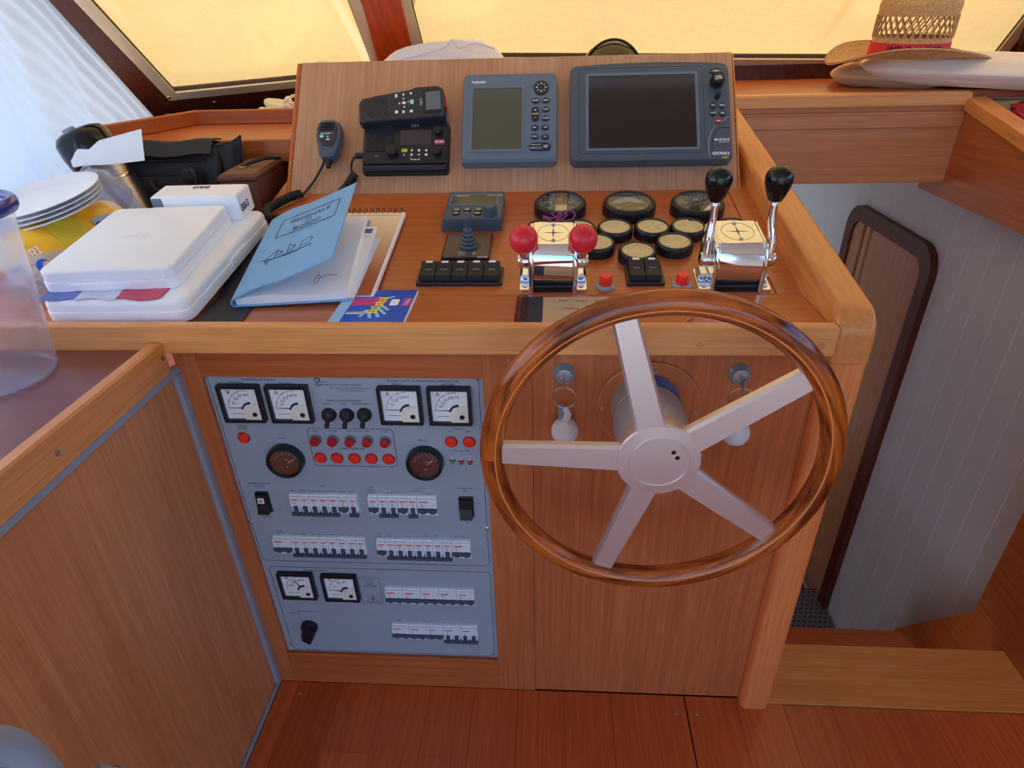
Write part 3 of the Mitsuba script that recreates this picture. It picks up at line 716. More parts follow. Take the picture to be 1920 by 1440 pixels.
words('LUCI CABINA', (-0.5314,0.556), 0.0022)
words('EMERGENZA', (-0.5312,0.4818), 0.0022)
words('POMPE', (-0.4138,0.5594), 0.0022)
for s, q in (('PLAF.', (-0.4697,0.5466)), ('SALONE', (-0.4522,0.5467)), ('CUCINA', (-0.4367,0.5465)), ('MOTORE', (-0.4236,0.5464)), ('SALA', (-0.4112,0.5464)), ('VENTOLA', (-0.3963,0.5464)), ('DOCCIA', (-0.3778,0.5461)), ('FRIGO', (-0.3618,0.546))): words(s, q, 0.0021)
for s, q in (('ALTERN.', (-0.5155,0.4469)), ('MOTORE', (-0.5147,0.4415)), ('BUSSOLA', (-0.4874,0.4406)), ('SALONE', (-0.4704,0.4406)), ('LUCI', (-0.4521,0.4405)), ('CUCINA', (-0.4366,0.4399)), ('BAGNO', (-0.4165,0.4399)), ('CABINA', (-0.3984,0.4397)), ('POPPA', (-0.3795,0.44)), ('RADIO', (-0.3615,0.4398))): words(s, q, 0.0021)
for s, q in (('RADAR', (-0.3235,0.5573)), ('E ECOSC.', (-0.3243,0.5516)), ('PLOTTER', (-0.3245,0.5462)), ('V.H.F.', (-0.2796,0.5504)), ('NAVIGAZ.', (-0.2878,0.5454)), ('PILOTA', (-0.2687,0.5454)), ('AUTOCLAVE', (-0.2326,0.5566)), ('E LAVAGGIO VETRI', (-0.2421,0.5504)), ('TROMBA', (-0.216,0.545))): words(s, q, 0.0021)
words('CARICA BATTERIE', (-0.1521,0.5588), 0.0022)
words('220V', (-0.1525,0.5526), 0.0022)
words('ON', (-0.152,0.4778), 0.0022)
for s, q in (('POMPA', (-0.323,0.4438)), ('SENTINA', (-0.3237,0.4384)), ('LUCI', (-0.3053,0.4443)), ('COPERTA', (-0.3056,0.4385)), ('PRESE', (-0.2873,0.4383)), ('TENDE', (-0.2686,0.4384)), ('FARO', (-0.2509,0.4384)), ('POMPA', (-0.2325,0.4433)), ('WC', (-0.2328,0.4381)), ('SALPA', (-0.2142,0.4436)), ('ANCORA', (-0.2147,0.4383)), ('GENERATORE', (-0.1692,0.4435)), ('FRIGO', (-0.1774,0.4384)), ('SCORTA', (-0.1596,0.4386))): words(s, q, 0.0021)
words('CONTROLLO 220V AC', (-0.4669,0.3432), 0.0034)
words('TENSIONE', (-0.5111,0.3366), 0.0026)
words('CONSUMO', (-0.4217,0.3347), 0.0026)
words('COMMUTATORE RETE', (-0.5098,0.2234), 0.0024)
words('GENERATORE', (-0.5304,0.217), 0.0022)
for s, q in (('BOILER ACQUA', (-0.3134,0.3073)), ('PRESE', (-0.2769,0.3079)), ('LUCI', (-0.242,0.3076)), ('ARIA CONDIZIONATA', (-0.2035,0.3076)), ('CUCINA', (-0.1689,0.3075))): words(s, q, 0.0022)
for s, q in (('CARICA', (-0.3131,0.2051)), ('BATTERIE', (-0.3097,0.2007)), ('FRIGO', (-0.2772,0.2004)), ('PRESE', (-0.2577,0.2059)), ('FORNO', (-0.2401,0.2002)), ('DISSALATORE', (-0.2039,0.1998))): words(s, q, 0.0022)

# ---------------------------------------------------------------- steering wheel
WX, WZ, WY = 0.149, 0.747, -0.145
sw = thing('steering_wheel', 'glossy wooden steering wheel with five aluminium spokes on the console front', 'steering wheel')
F_W = frame((WX, WY, WZ), (1, 0, 0), (0, 0, 1))
def torus(R, r, n=120, k=24, h=0.0):
    t = np.arange(n) * 2 * math.pi / n
    return tube(np.column_stack([R * np.cos(t), R * np.sin(t), t * 0 + h]), r, k, True)
part(sw, 'rim', at(torus(0.2325, 0.0168), F_W), 'wood_wheel', True)
part(sw, 'inlay', at(torus(0.2265, 0.0016, 120, 8, 0.0147), F_W), 'inlay', True, 'light inlaid line')
for i, a in enumerate((105.6, 179.1, -108.0, -38.2, 35.2)):
    ca, sa = math.cos(math.radians(a)), math.sin(math.radians(a))
    rings = []
    for r, w in ((0.045, 0.0215), (0.060, 0.0210), (0.2185, 0.0170)):
        hz = 0.001 + 0.003 * (0.2185 - r) / 0.17
        rings.append(np.array([(r, -w, hz - 0.008), (r, w, hz - 0.008), (r, w, hz + 0.001), (r, w - 0.0035, hz + 0.006), (r, -w + 0.0035, hz + 0.006), (r, -w, hz + 0.001)]))
    part(sw, 'spoke', at(loft(rings), F_W @ frame((0, 0, 0), (ca, sa, 0), (-sa, ca, 0))), 'aluminium')
hub = part(sw, 'hub', at(lathe([(0.052, -0.03), (0.058, -0.010), (0.0585, 0.008), (0.057, 0.0105), (0.0425, 0.0112), (0.0415, 0.0098), (0.0402, 0.0098), (0.0392, 0.0116), (0.0001, 0.0122)], 64), F_W), 'aluminium', 30)
for q in ((0.0185, 0.0165), (0.0245, 0.0075)):
    part(hub, 'hole', at(mv(lathe([(0.0032, 0.0118), (0.0032, 0.0124)], 16), q[0], q[1], 0), F_W), 'black')
part(sw, 'column', at(lathe([(0.054, -0.145), (0.054, -0.075), (0.0545, -0.074), (0.0545, -0.03), (0.050, -0.02)], 48), F_W), 'alu_cast', 30)
part(sw, 'band', at(lathe([(0.0546, -0.099), (0.0549, -0.0985), (0.0549, -0.0965), (0.0546, -0.096)], 48, False, False), F_W), 'steel', 30)
def lab():
    t = np.radians(np.linspace(20, 80, 16))
    r = [np.column_stack([R * np.cos(t), R * np.sin(t), t * 0 + z]) for R, z in ((0.0548, -0.1395), (0.0548, -0.106))]
    return loft(r, False, False, closed=False)
lb = part(sw, 'label', at(lab(), F_W), 'label_blue', True, 'blue maker label on the column')
def wrap(s, h, z, a0, a1):
    m = text(s, h, True, 0.0003); x = m.vertices[:, 0]; t = np.radians(a0 + (a1 - a0) * (x - x.min()) / (x.max() - x.min()))
    R = 0.0550 + m.vertices[:, 2]; y = m.vertices[:, 1]
    m.vertices = np.column_stack([R * np.cos(t), R * np.sin(t), z - y]); return m
part(lb, 'lettering', at(wrap('Trim Drive', 0.006, -0.131, 74, 36), F_W), 'grey_trim')
part(lb, 'lettering', at(wrap('STEERING SYSTEM', 0.0035, -0.118, 70, 30), F_W), 'grey_trim')
part(sw, 'base_plate', at(lathe([(0.081, 0), (0.081, 0.002), (0.079, 0.004), (0.05, 0.004)], 64, False, False), frame((0.155, 0, 0.740), (1, 0, 0), (0, 0, 1))), 'wood_front', 30)
part(sw, 'base_ring', at(torus(0.0800, 0.0016, 64, 8, 0.0034), frame((0.155, 0, 0.740), (1, 0, 0), (0, 0, 1))), 'wood_across2', True)
for q in ((0.0815, 0.737), (0.2285, 0.732), (0.1595, 0.8115)):
    part(sw, 'screw', at(mv(lathe([(0.0036, 0.004), (0.003, 0.0052), (0.0001, 0.0054)], 14), q[0], q[1], 0), F_FRONT), 'steel')

# ---------------------------------------------------------------- ignition locks with keys
def ignition(x, z, label, spread):
    k = thing('ignition_key', label, 'key')
    F = frame((x, 0.001, z), (1, 0, 0), (0, 0, 1))
    part(k, 'lock', at(lathe([(0.0175, 0), (0.0172, 0.003), (0.0135, 0.008), (0.0125, 0.014), (0.009, 0.0145), (0.0088, 0.012), (0.0001, 0.012)], 32), F), 'steel_blue', 30)
    part(k, 'barrel', at(lathe([(0.0085, 0.012), (0.0085, 0.0128), (0.0001, 0.0128)], 20), F), 'alu_cast')
    part(k, 'key', at(cat(box(-0.0014, 0.0014, -0.004, 0.004, 0.012, 0.026, 0.0004), box(-0.0012, 0.0012, -0.016, 0.006, 0.020, 0.036, 0.0006)), F), 'steel')
    t = np.arange(48) * 2 * math.pi / 48
    part(k, 'ring', at(tube(np.column_stack([0.0182 * np.cos(t), -0.028 + 0.0182 * np.sin(t), 0.030 + 0.002 * np.cos(t)]), 0.0009, 6, True), F), 'steel', True)
    rl = thing('monkey_fist', f'off-white rope ball keyring hanging from the {spread} ignition key', 'keyring')
    b = ball(0.0212, (0, 0, 0), 4)
    p = b.vertices / 0.0212
    g = np.sin(p[:, 0] * 14 + p[:, 1] * 6) * (p[:, 2] > 0.2) + np.sin(p[:, 1] * 15 - p[:, 0] * 5) * (p[:, 2] <= 0.2)
    b.vertices *= (1 + 0.03 * np.abs(g)[:, None])
    part(rl, 'ball', at(mv(b, 0.002, -0.092, 0.026), F), 'rope', True)
    part(rl, 'loop', at(tube(bez([(0.001, -0.046, 0.031), (0.006, -0.056, 0.031), (0.004, -0.066, 0.030), (0.001, -0.073, 0.027)], 12), [0.004, 0.0045, 0.005, 0.0052, 0.0055, 0.006, 0.006, 0.006, 0.006, 0.006, 0.006, 0.006][:12], 8), F), 'rope', True)
    if spread == 'left':
        part(rl, 'tag', at(rot(box(-0.013, -0.004, -0.078, -0.044, 0.022, 0.026, 0.001), 4), F), 'steel_blue')
ignition(0.0204, 0.7998, 'steel ignition lock and key left of the steering column', 'left')
ignition(0.2888, 0.801, 'steel ignition lock and key right of the steering column', 'right')

# ---------------------------------------------------------------- instruments on the upright board
def put(F, parent, name, m, mt, smooth=False, label=None, kind=None): return part(parent, name, at(m, F), mt, smooth, label, kind)
def oval(w, h, n=20):
    t = np.arange(n) * 2 * math.pi / n
    return np.column_stack([w / 2 * np.cos(t), h / 2 * np.sin(t)])
def stad(w, h, n=8): return rrect(w, h, min(w, h) / 2, n)
def raised(poly, z0, z1, x=0, y=0, b=0.0006):
    c = poly.mean(0); s = (poly - c)
    return mv(loft([ring2(poly, z0), ring2(poly, z1 - b), ring2(c + s * 0.9, z1)]), x, y, 0)

gp = thing('radar_display', 'blue grey display with tall olive screen and keypad column beside the handset and radio', 'display')
put(F_UP, gp, 'body', cat(plate(0.206, 0.216, 0.014, 0, 0.018, 0.004, cx=-0.095, cy=0.164, low=False), plate(0.203, 0.200, 0.013, 0.016, 0.030, 0.004, cx=-0.094, cy=0.1565)), 'slate', 30)
put(F_UP, gp, 'lower_lip', mv(box(-0.1955, 0.007, 0.055, 0.070, 0.014, 0.0315, 0.005), 0, 0, 0), 'slate')
put(F_UP, gp, 'bezel', prism(Polygon(rrect(0.121, 0.158, 0.006, 5, -0.1215, 0.1555)).difference(Polygon(rrect(0.106, 0.1435, 0.002, 3, -0.1203, 0.1545))), 0.029, 0.0315), 'slate')
put(F_UP, gp, 'screen', box(-0.1740, -0.0670, 0.0825, 0.2265, 0.028, 0.0302, 0.0004), 'lcd_olive')
put(F_UP, gp, 'lettering', mv(text('FURUNO', 0.0052, True), -0.162, 0.2425, 0.030), 'white_ink')
def key(parent, poly, q, h, s, th, x=0, F=F_UP, mt='key_dark', ink='white_ink', z=0.030):
    k = put(F, parent, 'button', raised(poly, z - 0.001, z + h, q[0], q[1]), mt)
    if s: put(F, k, 'lettering', mv(text(s, th, True, 0.0003), q[0], q[1], z + h), ink)
    return k
k = key(gp, oval(0.0325, 0.034), (-0.0265,0.2254), 0.003, None, 0)
c = (-0.0265,0.2254)
ar = []
for i in range(8):
    a = math.radians(45 * i); w = 0.0022 if i % 2 == 0 else 0.0012
    ar.append(at(loft([ring2([(0.008, -w), (0.0125, 0), (0.008, w)], 0), ring2([(0.008, -w), (0.0125, 0), (0.008, w)], 0.0003)]), frame((c[0], c[1], 0.033), (math.cos(a), math.sin(a), 0), (-math.sin(a), math.cos(a), 0))))
put(F_UP, k, 'arrows', cat(ar), 'white_ink')
for q, s in (((-0.0381,0.1944), 'MODE'), ((-0.0159,0.1944), 'MENU'), ((-0.016,0.1731), 'GAIN'), ((-0.0161,0.1524), 'ALARM'), ((-0.0389,0.1308), 'EBL'), ((-0.0169,0.131), 'VRM'), ((-0.0391,0.1101), 'HOLD'), ((-0.0169,0.109), 'TLL')):
    key(gp, oval(0.0168, 0.0118), q, 0.003, s, 0.0030)
q = (-0.0382,0.1628)
k = key(gp, stad(0.0155, 0.034), q, 0.003, None, 0)
put(F_UP, k, 'lettering', cat(mv(text('+', 0.006, True, 0.0003), q[0], q[1] + 0.0095, 0.033), mv(text('RANGE', 0.0028, True, 0.0003), q[0], q[1], 0.033), mv(text('-', 0.006, True, 0.0003), q[0], q[1] - 0.0085, 0.033)), 'white_ink')
q = (-0.0279,0.0867)
k = key(gp, stad(0.0465, 0.0185), q, 0.003, None, 0)
put(F_UP, k, 'lettering', cat(mv(text('MARINE RADAR', 0.0021, False, 0.0003), q[0] - 0.0085, q[1] + 0.004, 0.033), mv(text('MODEL 1715', 0.0030, False, 0.0003), q[0] - 0.0085, q[1] - 0.0035, 0.033), mv(text('POWER', 0.0022, True, 0.0003), q[0] + 0.0125, q[1] + 0.0015, 0.033), mv(text('BRILL', 0.0022, True, 0.0003), q[0] + 0.0125, q[1] - 0.0022, 0.033)), 'white_ink')

cp = thing('chart_plotter', 'large slate grey chart plotter with wide dark screen at the right of the board', 'display')
def arched(w, z0, z1, y0, y1, bump, bev, cx, r=0.014):
    a = rrect(w, y1 - y0, r, 8, cx, (y0 + y1) / 2)
    # subdivide and arch the upper edge
    out = []
    for i in range(len(a)):
        p, q = a[i], a[(i + 1) % len(a)]
        n = max(1, int(np.linalg.norm(q - p) / 0.012))
        for t in range(n): out.append(p + (q - p) * t / n)
    a = np.array(out); s = np.clip((a[:, 1] - y0) / (y1 - y0), 0, 1)
    a[:, 1] += bump * s ** 3 * (1 - ((a[:, 0] - cx) / (w / 2)) ** 2)
    c = np.array([cx, (y0 + y1) / 2])
    R = [ring2(a, z0), ring2(a, z1 - bev)]
    for k in (0.5, 1.0):
        d = (a - c); f = 1 - np.array([bev / (w / 2), bev / ((y1 - y0) / 2)]) * (1 - math.cos(k * math.pi / 2))
        R.append(ring2(c + d * f, z1 - bev + bev * math.sin(k * math.pi / 2)))
    return loft(R)
put(F_UP, cp, 'body', cat(arched(0.338, 0, 0.020, 0.054, 0.284, 0.007, 0.004, 0.2055), arched(0.334, 0.018, 0.035, 0.0495, 0.267, 0.006, 0.005, 0.2025)), 'slate_dark', 30)
put(F_UP, cp, 'surround', prism(Polygon(rrect(0.262, 0.201, 0.008, 6, 0.185, 0.166)).difference(Polygon(rrect(0.2605, 0.1995, 0.0075, 6, 0.185, 0.166))), 0.035, 0.0353), 'key_dark')
put(F_UP, cp, 'bezel', prism(Polygon(rrect(0.236, 0.181, 0.004, 5, 0.187, 0.1625)).difference(Polygon(rrect(0.224, 0.169, 0.002, 3, 0.187, 0.1625))), 0.0345, 0.0362), 'slate')
put(F_UP, cp, 'screen', box(0.0745, 0.2995, 0.0772, 0.2478, 0.033, 0.0354, 0.0004), 'lcd_dark')
q = (0.3434,0.2519)
k = key(cp, stad(0.0285, 0.0105), q, 0.002, None, 0, z=0.035)
put(F_UP, k, 'lettering', cat(mv(text('-  ZOOM  +', 0.0034, True, 0.0003), q[0], q[1], 0.037)), 'white_ink')
q = (0.3437,0.2254)
k = put(F_UP, cp, 'dial_knob', mv(lathe([(0.0150, 0.035), (0.0150, 0.037), (0.0135, 0.0375), (0.0130, 0.050), (0.0118, 0.0525), (0.0001, 0.0530)], 36), *q, 0), 'black', 30)
gr = [at(box(0.0128, 0.0138, -0.0006, 0.0006, 0.038, 0.050, 0.0002), frame((q[0], q[1], 0), (math.cos(a), math.sin(a), 0), (-math.sin(a), math.cos(a), 0))) for a in np.arange(24) * 2 * math.pi / 24]
put(F_UP, k, 'grip', cat(gr), 'key_dark')
put(F_UP, k, 'lettering', rot(mv(cat(mv(text('PUSH', 0.0034, True, 0.0003), 0, 0.0022, 0), mv(text('ENTER', 0.0034, True, 0.0003), 0, -0.0026, 0)), *q, 0.053), 12, c=(q[0], q[1], 0)), 'white_ink')
q = (0.3435,0.1917)
put(F_UP, cp, 'joystick', mv(lathe([(0.0062, 0.035), (0.0045, 0.038), (0.0045, 0.045), (0.0062, 0.047), (0.005, 0.049), (0.0001, 0.0495)], 24), *q, 0), 'black', 30)
for q, s in (((0.334,0.1717), 'CLR'), ((0.3531,0.1708), 'MENU'), ((0.3336,0.1538), 'AUTO'), ((0.3532,0.1528), 'ESC')):
    key(cp, oval(0.0128, 0.0128), q, 0.003, s, 0.0030, z=0.035)
key(cp, oval(0.0112, 0.0112), (0.3433,0.1346), 0.004, 'PWR', 0.0026, mt='red_dark', z=0.035)
cpth = [(0.3673,0.1463), (0.3517,0.1359), (0.3353,0.122), (0.3258,0.1027), (0.3226,0.0781), (0.324,0.0526)]
put(F_UP, cp, 'trim_line', tube(bez([(a[0], a[1], 0.0352) for a in cpth], 30), 0.0009, 6), 'grey_trim', True)
hp = [(0.367,0.1205), (0.3448,0.12), (0.3347,0.106), (0.3306,0.0902), (0.3292,0.0657)]
put(F_UP, cp, 'card_door', tube(bez([(a[0], a[1], 0.0352) for a in hp], 26), 0.0006, 6), 'key_dark', True)
q = (0.3493,0.0943)
put(F_UP, cp, 'lettering', cat(mv(text('NAVIONICS', 0.0038, True, 0.0003), q[0] + 0.001, q[1], 0.035), mv(text('C H A R T S', 0.0028, True, 0.0003), q[0] + 0.004, q[1] - 0.0052, 0.035), mv(prism(Point(0, 0).buffer(0.0022), 0, 0.0003), q[0] - 0.0125, q[1], 0.035)), 'white_ink')
q = (0.3473,0.0631)
put(F_UP, cp, 'lettering', mv(text('GEONAV', 0.0062, True, 0.0003), *q, 0.035), 'white_ink')
q = (0.3551,0.0539)
put(F_UP, cp, 'lettering', mv(text('10C', 0.0050, True, 0.0003), *q, 0.035), 'yellow_ink')

vr = thing('vhf_radio', 'black marine radio set mounted below the cordless handset on the board', 'radio')
rx0, rx1, ry0, ry1 = -0.4115, -0.2262, 0.044, 0.152
put(F_UP, vr, 'body', cat(plate(0.190, 0.114, 0.008, 0, 0.012, 0.003, cx=-0.3195, cy=0.0975), plate(0.184, 0.100, 0.006, 0.010, 0.030, 0.003, cx=-0.318, cy=0.1035)), 'black', 30)
put(F_UP, vr, 'lower_lip', box(-0.410, -0.229, 0.044, 0.056, 0.010, 0.026, 0.004), 'navy_black')
gb = Polygon([(-0.402, 0.083), (-0.355, 0.083), (-0.345, 0.100), (-0.345, 0.143), (-0.400, 0.143)])
sl_ = [LineString([(-0.44 + 0.0062 * i, 0.06), (-0.34 + 0.0062 * i, 0.16)]).buffer(0.0017, cap_style=2) for i in range(-8, 18)]
put(F_UP, vr, 'speaker_grille', prism(unary_union(sl_).intersection(gb), 0.029, 0.0318), 'black_soft', kind='stuff')
put(F_UP, vr, 'screen', box((-0.3295,0.096)[0], (-0.2613,0.1312)[0], (-0.3295,0.096)[1], (-0.2613,0.1312)[1], 0.029, 0.0308, 0.0004), 'lcd_mauve')
def knob(parent, q, r, h, z, F=F_UP): return put(F, parent, 'knob', mv(lathe([(r, z), (r, z + h * 0.7), (r * 0.9, z + h * 0.95), (r * 0.75, z + h), (0.0001, z + h)], 28), *q, 0), 'black', 30)
knob(vr, (-0.3442,0.0793), 0.0125, 0.014, 0.029); knob(vr, (-0.2464,0.1244), 0.0085, 0.013, 0.029); knob(vr, (-0.2468,0.0776), 0.0092, 0.013, 0.029)
q = (-0.2429,0.1019)
k = put(F_UP, vr, 'button', plate(0.0195, 0.0115, 0.001, 0.029, 0.0315, 0.0006, cx=q[0], cy=q[1]), 'magenta')
put(F_UP, k, 'lettering', mv(text('DISTRESS', 0.0032, True, 0.0003), *q, 0.0315), 'white_ink')
q = (-0.3184,0.0835)
put(F_UP, vr, 'button', plate(0.0125, 0.0075, 0.001, 0.029, 0.0312, 0.0005, cx=q[0], cy=q[1]), 'lime')
ic = []
for q, w, h in (((-0.3025,0.0837), .0048, .0048), ((-0.2868,0.0834), .0048, .0052), ((-0.2711,0.0831), .0050, .0052), ((-0.3024,0.0738), .0050, .0052), ((-0.2868,0.0736), .0062, .0026), ((-0.2708,0.0733), .0066, .0052), ((-0.3189,0.0736), .0034, .0034), ((-0.2942,0.0617), .0060, .0022)):
    ic.append(mv(prism(Polygon(oval(w, h, 10)), 0, 0.0004), *q, 0.030))
q0, q1 = (-0.3028,0.066), (-0.2853,0.0616)
ic.append(mv(prism(LineString([(q0[0], q0[1]), (q0[0], q1[1]), (q1[0], q1[1]), (q1[0], q0[1])]).buffer(0.0005), 0, 0.0004), 0, 0, 0.030))
put(F_UP, vr, 'key_symbols', cat(ic), 'white_ink', kind='stuff')
put(F_UP, vr, 'lettering', mv(text('B & G', 0.0046, True), *(-0.2979,0.1416), 0.030), 'grey_trim')
put(F_UP, vr, 'lettering', mv(text('V60', 0.0030, True), *(-0.3788,0.0718), 0.030), 'grey_trim')

hs = thing('cordless_handset', 'black cordless radio handset resting in its cradle above the radio', 'handset')
hsA = (-0.4172,0.162); hsB = (-0.2271,0.1762)
F_H = F_UP @ frame((-0.3255, 0.1800, 0.020), (1, 0.085, 0), (-0.085, 1, 0))
hw = np.array([(-0.0935, -0.031), (-0.094, 0.012), (-0.088, 0.021), (-0.060, 0.0255), (0.020, 0.0325), (0.035, 0.0375), (0.082, 0.0365), (0.091, 0.030), (0.0955, 0.0), (0.092, -0.036), (0.088, -0.0385), (-0.088, -0.0355)])[::-1]
c = hw.mean(0)
put(F_H, hs, 'body', loft([ring2(c + (hw - c) * 0.96, 0.0), ring2(hw, 0.005), ring2(hw, 0.024), ring2(c + (hw - c) * 0.975, 0.029), ring2(c + (hw - c) * 0.93, 0.0315)]), 'navy_black', 25)
put(F_H, hs, 'cradle', box(-0.075, 0.085, -0.030, 0.028, -0.0195, 0.001, 0.003), 'black')
sl_ = [LineString([(-0.12 + 0.0085 * i, 0.04), (-0.05 + 0.0085 * i, -0.04)]).buffer(0.0012, cap_style=2) for i in range(0, 14)]
put(F_H, hs, 'grip_lines', prism(unary_union(sl_).intersection(Polygon([(-0.086, -0.027), (-0.086, 0.012), (-0.030, 0.022), (-0.028, -0.028)])), 0.031, 0.0325), 'black_soft', kind='stuff')
put(F_H, hs, 'bezel', plate(0.040, 0.056, 0.003, 0.030, 0.0325, 0.0006, cx=0.066, cy=0.0), 'black')
put(F_H, hs, 'screen', box(0.0535, 0.0855, -0.0215, 0.0215, 0.0325, 0.0332, 0.0003), 'lcd_grey')
put(F_H, hs, 'side_button', box(0.091, 0.0965, -0.013, 0.010, 0.012, 0.026, 0.001), 'red_dark')
put(F_H, hs, 'lettering', mv(rot(text('B&G', 0.0062, True), 90), 0.0435, 0.0, 0.0316), 'grey_trim')
sy = []
for (x, y, w, h) in ((-0.010, 0.020, .005, .008), (0.0055, 0.0215, .003, .006), (0.022, 0.0225, .005, .005), (0.0055, 0.0115, .0034, .0034), (-0.0035, 0.001, .0034, .0034), (0.006, 0.0015, .0075, .0058), (0.0155, 0.003, .003, .003), (0.0065, -0.008, .0034, .0034), (-0.0105, -0.0185, .0062, .0066), (0.0045, -0.0195, .005, .0062), (0.0215, -0.0195, .0068, .0055)):
    sy.append(mv(prism(Polygon(rrect(w, h, 0.001, 3)), 0, 0.0004), x, y, 0.0314))
put(F_H, hs, 'key_symbols', cat(sy), 'white_ink', kind='stuff')
put(F_H, hs, 'button', plate(0.0075, 0.0105, 0.0015, 0.031, 0.0328, 0.0005, cx=0.0235, cy=0.002), 'mint')

mc = thing('fist_microphone', 'grey fist microphone clipped to the board with a coiled black cord', 'microphone')
F_M = F_UP @ frame((-0.4865, 0.108, 0.008), (1, 0.03, 0), (-0.03, 1, 0))
mo = np.array([(-0.012, -0.042), (-0.020, -0.030), (-0.027, 0.004), (-0.0275, 0.030), (-0.022, 0.044), (-0.010, 0.0505), (0.010, 0.0505), (0.022, 0.044), (0.0275, 0.030), (0.027, 0.004), (0.020, -0.030), (0.012, -0.042)])
mo = np.vstack([mo[::-1]]); c = mo.mean(0)
put(F_M, mc, 'body', loft([ring2(c + (mo - c) * 0.9, 0.0), ring2(mo, 0.006), ring2(mo, 0.020), ring2(c + (mo - c) * 0.94, 0.027), ring2(c + (mo - c) * 0.80, 0.030)]), 'slate_dark', 30)
fa = np.array([(-0.020, 0.004), (-0.010, -0.014), (0.012, -0.018), (0.0205, 0.004), (0.021, 0.028), (0.015, 0.040), (-0.015, 0.040), (-0.021, 0.028)])
put(F_M, mc, 'face', raised(fa, 0.029, 0.032), 'navy_black')
for i in range(4): put(F_M, mc, 'grille_bar', tube([(-0.016 + 0.001 * i * i * 0.3, 0.022 + 0.005 * i, 0.0325), (0, 0.0225 + 0.005 * i, 0.0335), (0.016 - 0.0003 * i * i, 0.022 + 0.005 * i, 0.0325)], 0.0011, 6), 'black')
sy = [mv(text(s, 0.0032, True, 0.0003), x, y, 0.032) for s, x, y in (('VHF', -0.011, 0.013), ('SCAN', 0.001, 0.013), ('+', 0.012, 0.013), ('16', 0.001, 0.006), ('-', 0.012, 0.006), ('B&G', 0.002, -0.001))]
put(F_M, mc, 'lettering', cat(sy), 'white_ink')
put(F_M, mc, 'button', raised(np.array([(-0.016, 0.003), (-0.0075, 0.003), (-0.0075, 0.009), (-0.0165, 0.009)]), 0.031, 0.0335), 'mint')
put(F_M, mc, 'strain_relief', at(lathe([(0.0082, 0), (0.0076, 0.005), (0.0066, 0.006), (0.0064, 0.011), (0.0054, 0.012), (0.0050, 0.017), (0.0030, 0.018)], 16), frame((-0.001, -0.040, 0.014), (1, 0, 0), (0, 0, 1))), 'black', 30)
cA_ = [(-0.497,0.5362,1.0305), (-0.5042,0.5352,1.0168), (-0.5199,0.5196,0.9919), (-0.5386,0.5016,0.9705), (-0.5386,0.4795,0.9684)]
part(mc, 'cable', tube(bez(cA_, 30), 0.0026, 8), 'black', True)
cB_ = [(-0.5397,0.4845,0.9715), (-0.5597,0.4691,0.9683), (-0.5785,0.4387,0.9618), (-0.5891,0.412,0.9561), (-0.5829,0.3886,0.9512), (-0.5633,0.3712,0.9475), (-0.5346,0.3763,0.9485), (-0.499,0.4057,0.9568), (-0.472,0.428,0.9606), (-0.4603,0.4957,0.9666), (-0.4427,0.5106,0.9844), (-0.4305,0.5235,1.0013)]
part(mc, 'coiled_cord', helix(bez(cB_, 120), 0.0078, 0.0022, 0.0050, 10, 5), 'black', True)
cC_ = [(-0.4321,0.5245,1.0025), (-0.439,0.5328,1.0108), (-0.4375,0.5427,1.0257), (-0.4246,0.5456,1.0416)]
part(mc, 'cable', tube(bez(cC_, 20), 0.0026, 8), 'black', True)
part(mc, 'plug', at(mv(rot(lathe([(0.0055, 0), (0.0065, 0.003), (0.0065, 0.018), (0.0001, 0.018)], 14), 90, (0, 1, 0)), -0.4285, 0.0800, 0.018), F_UP), 'black', 30)

# ---------------------------------------------------------------- instruments on the dashboard
apd = thing('autopilot_control', 'small slate control unit with a little screen and round knob above the joystick', 'control unit')
put(F_DASH, apd, 'body', cat(plate(0.119, 0.128, 0.006, 0, 0.014, 0.003, cx=-0.1575, cy=0.285), plate(0.114, 0.119, 0.006, 0.012, 0.030, 0.005, cx=-0.1545, cy=0.2775)), 'slate_dark', 30)
put(F_DASH, apd, 'bezel', prism(Polygon(rrect(0.097, 0.050, 0.003, 4, -0.1565, 0.2945)).difference(Polygon(rrect(0.091, 0.043, 0.002, 4, -0.1565, 0.2945))), 0.029, 0.0312), 'slate')
put(F_DASH, apd, 'screen', box(-0.202, -0.111, 0.273, 0.316, 0.028, 0.0303, 0.0003), 'lcd_olive')
for q in ((-0.1866,0.2491), (-0.1659,0.2496), (-0.1436,0.2491), (-0.1865,0.235), (-0.1653,0.2337), (-0.1444,0.2342)):
    k = put(F_DASH, apd, 'button', raised(oval(0.0155, 0.0125), 0.029, 0.0325, *q), 'black')
    put(F_DASH, k, 'top', raised(oval(0.0115, 0.009), 0.0322, 0.0330, *q), 'grey_trim')
q = (-0.1199,0.2346)
put(F_DASH, apd, 'knob', mv(lathe([(0.0135, 0.030), (0.0132, 0.046), (0.0115, 0.049), (0.0001, 0.0495)], 32), *q, 0), 'slate_dark', 30)
put(F_DASH, apd, 'lettering', cat(mv(text('FURUNO', 0.0052, True), (-0.1834,0.3178)[0], (-0.1834,0.3178)[1] - 0.002, 0.030), mv(text('NAVPILOT', 0.0044, True), (-0.1165,0.3186)[0] - 0.002, (-0.1834,0.3178)[1] - 0.002, 0.030)), 'white_ink')

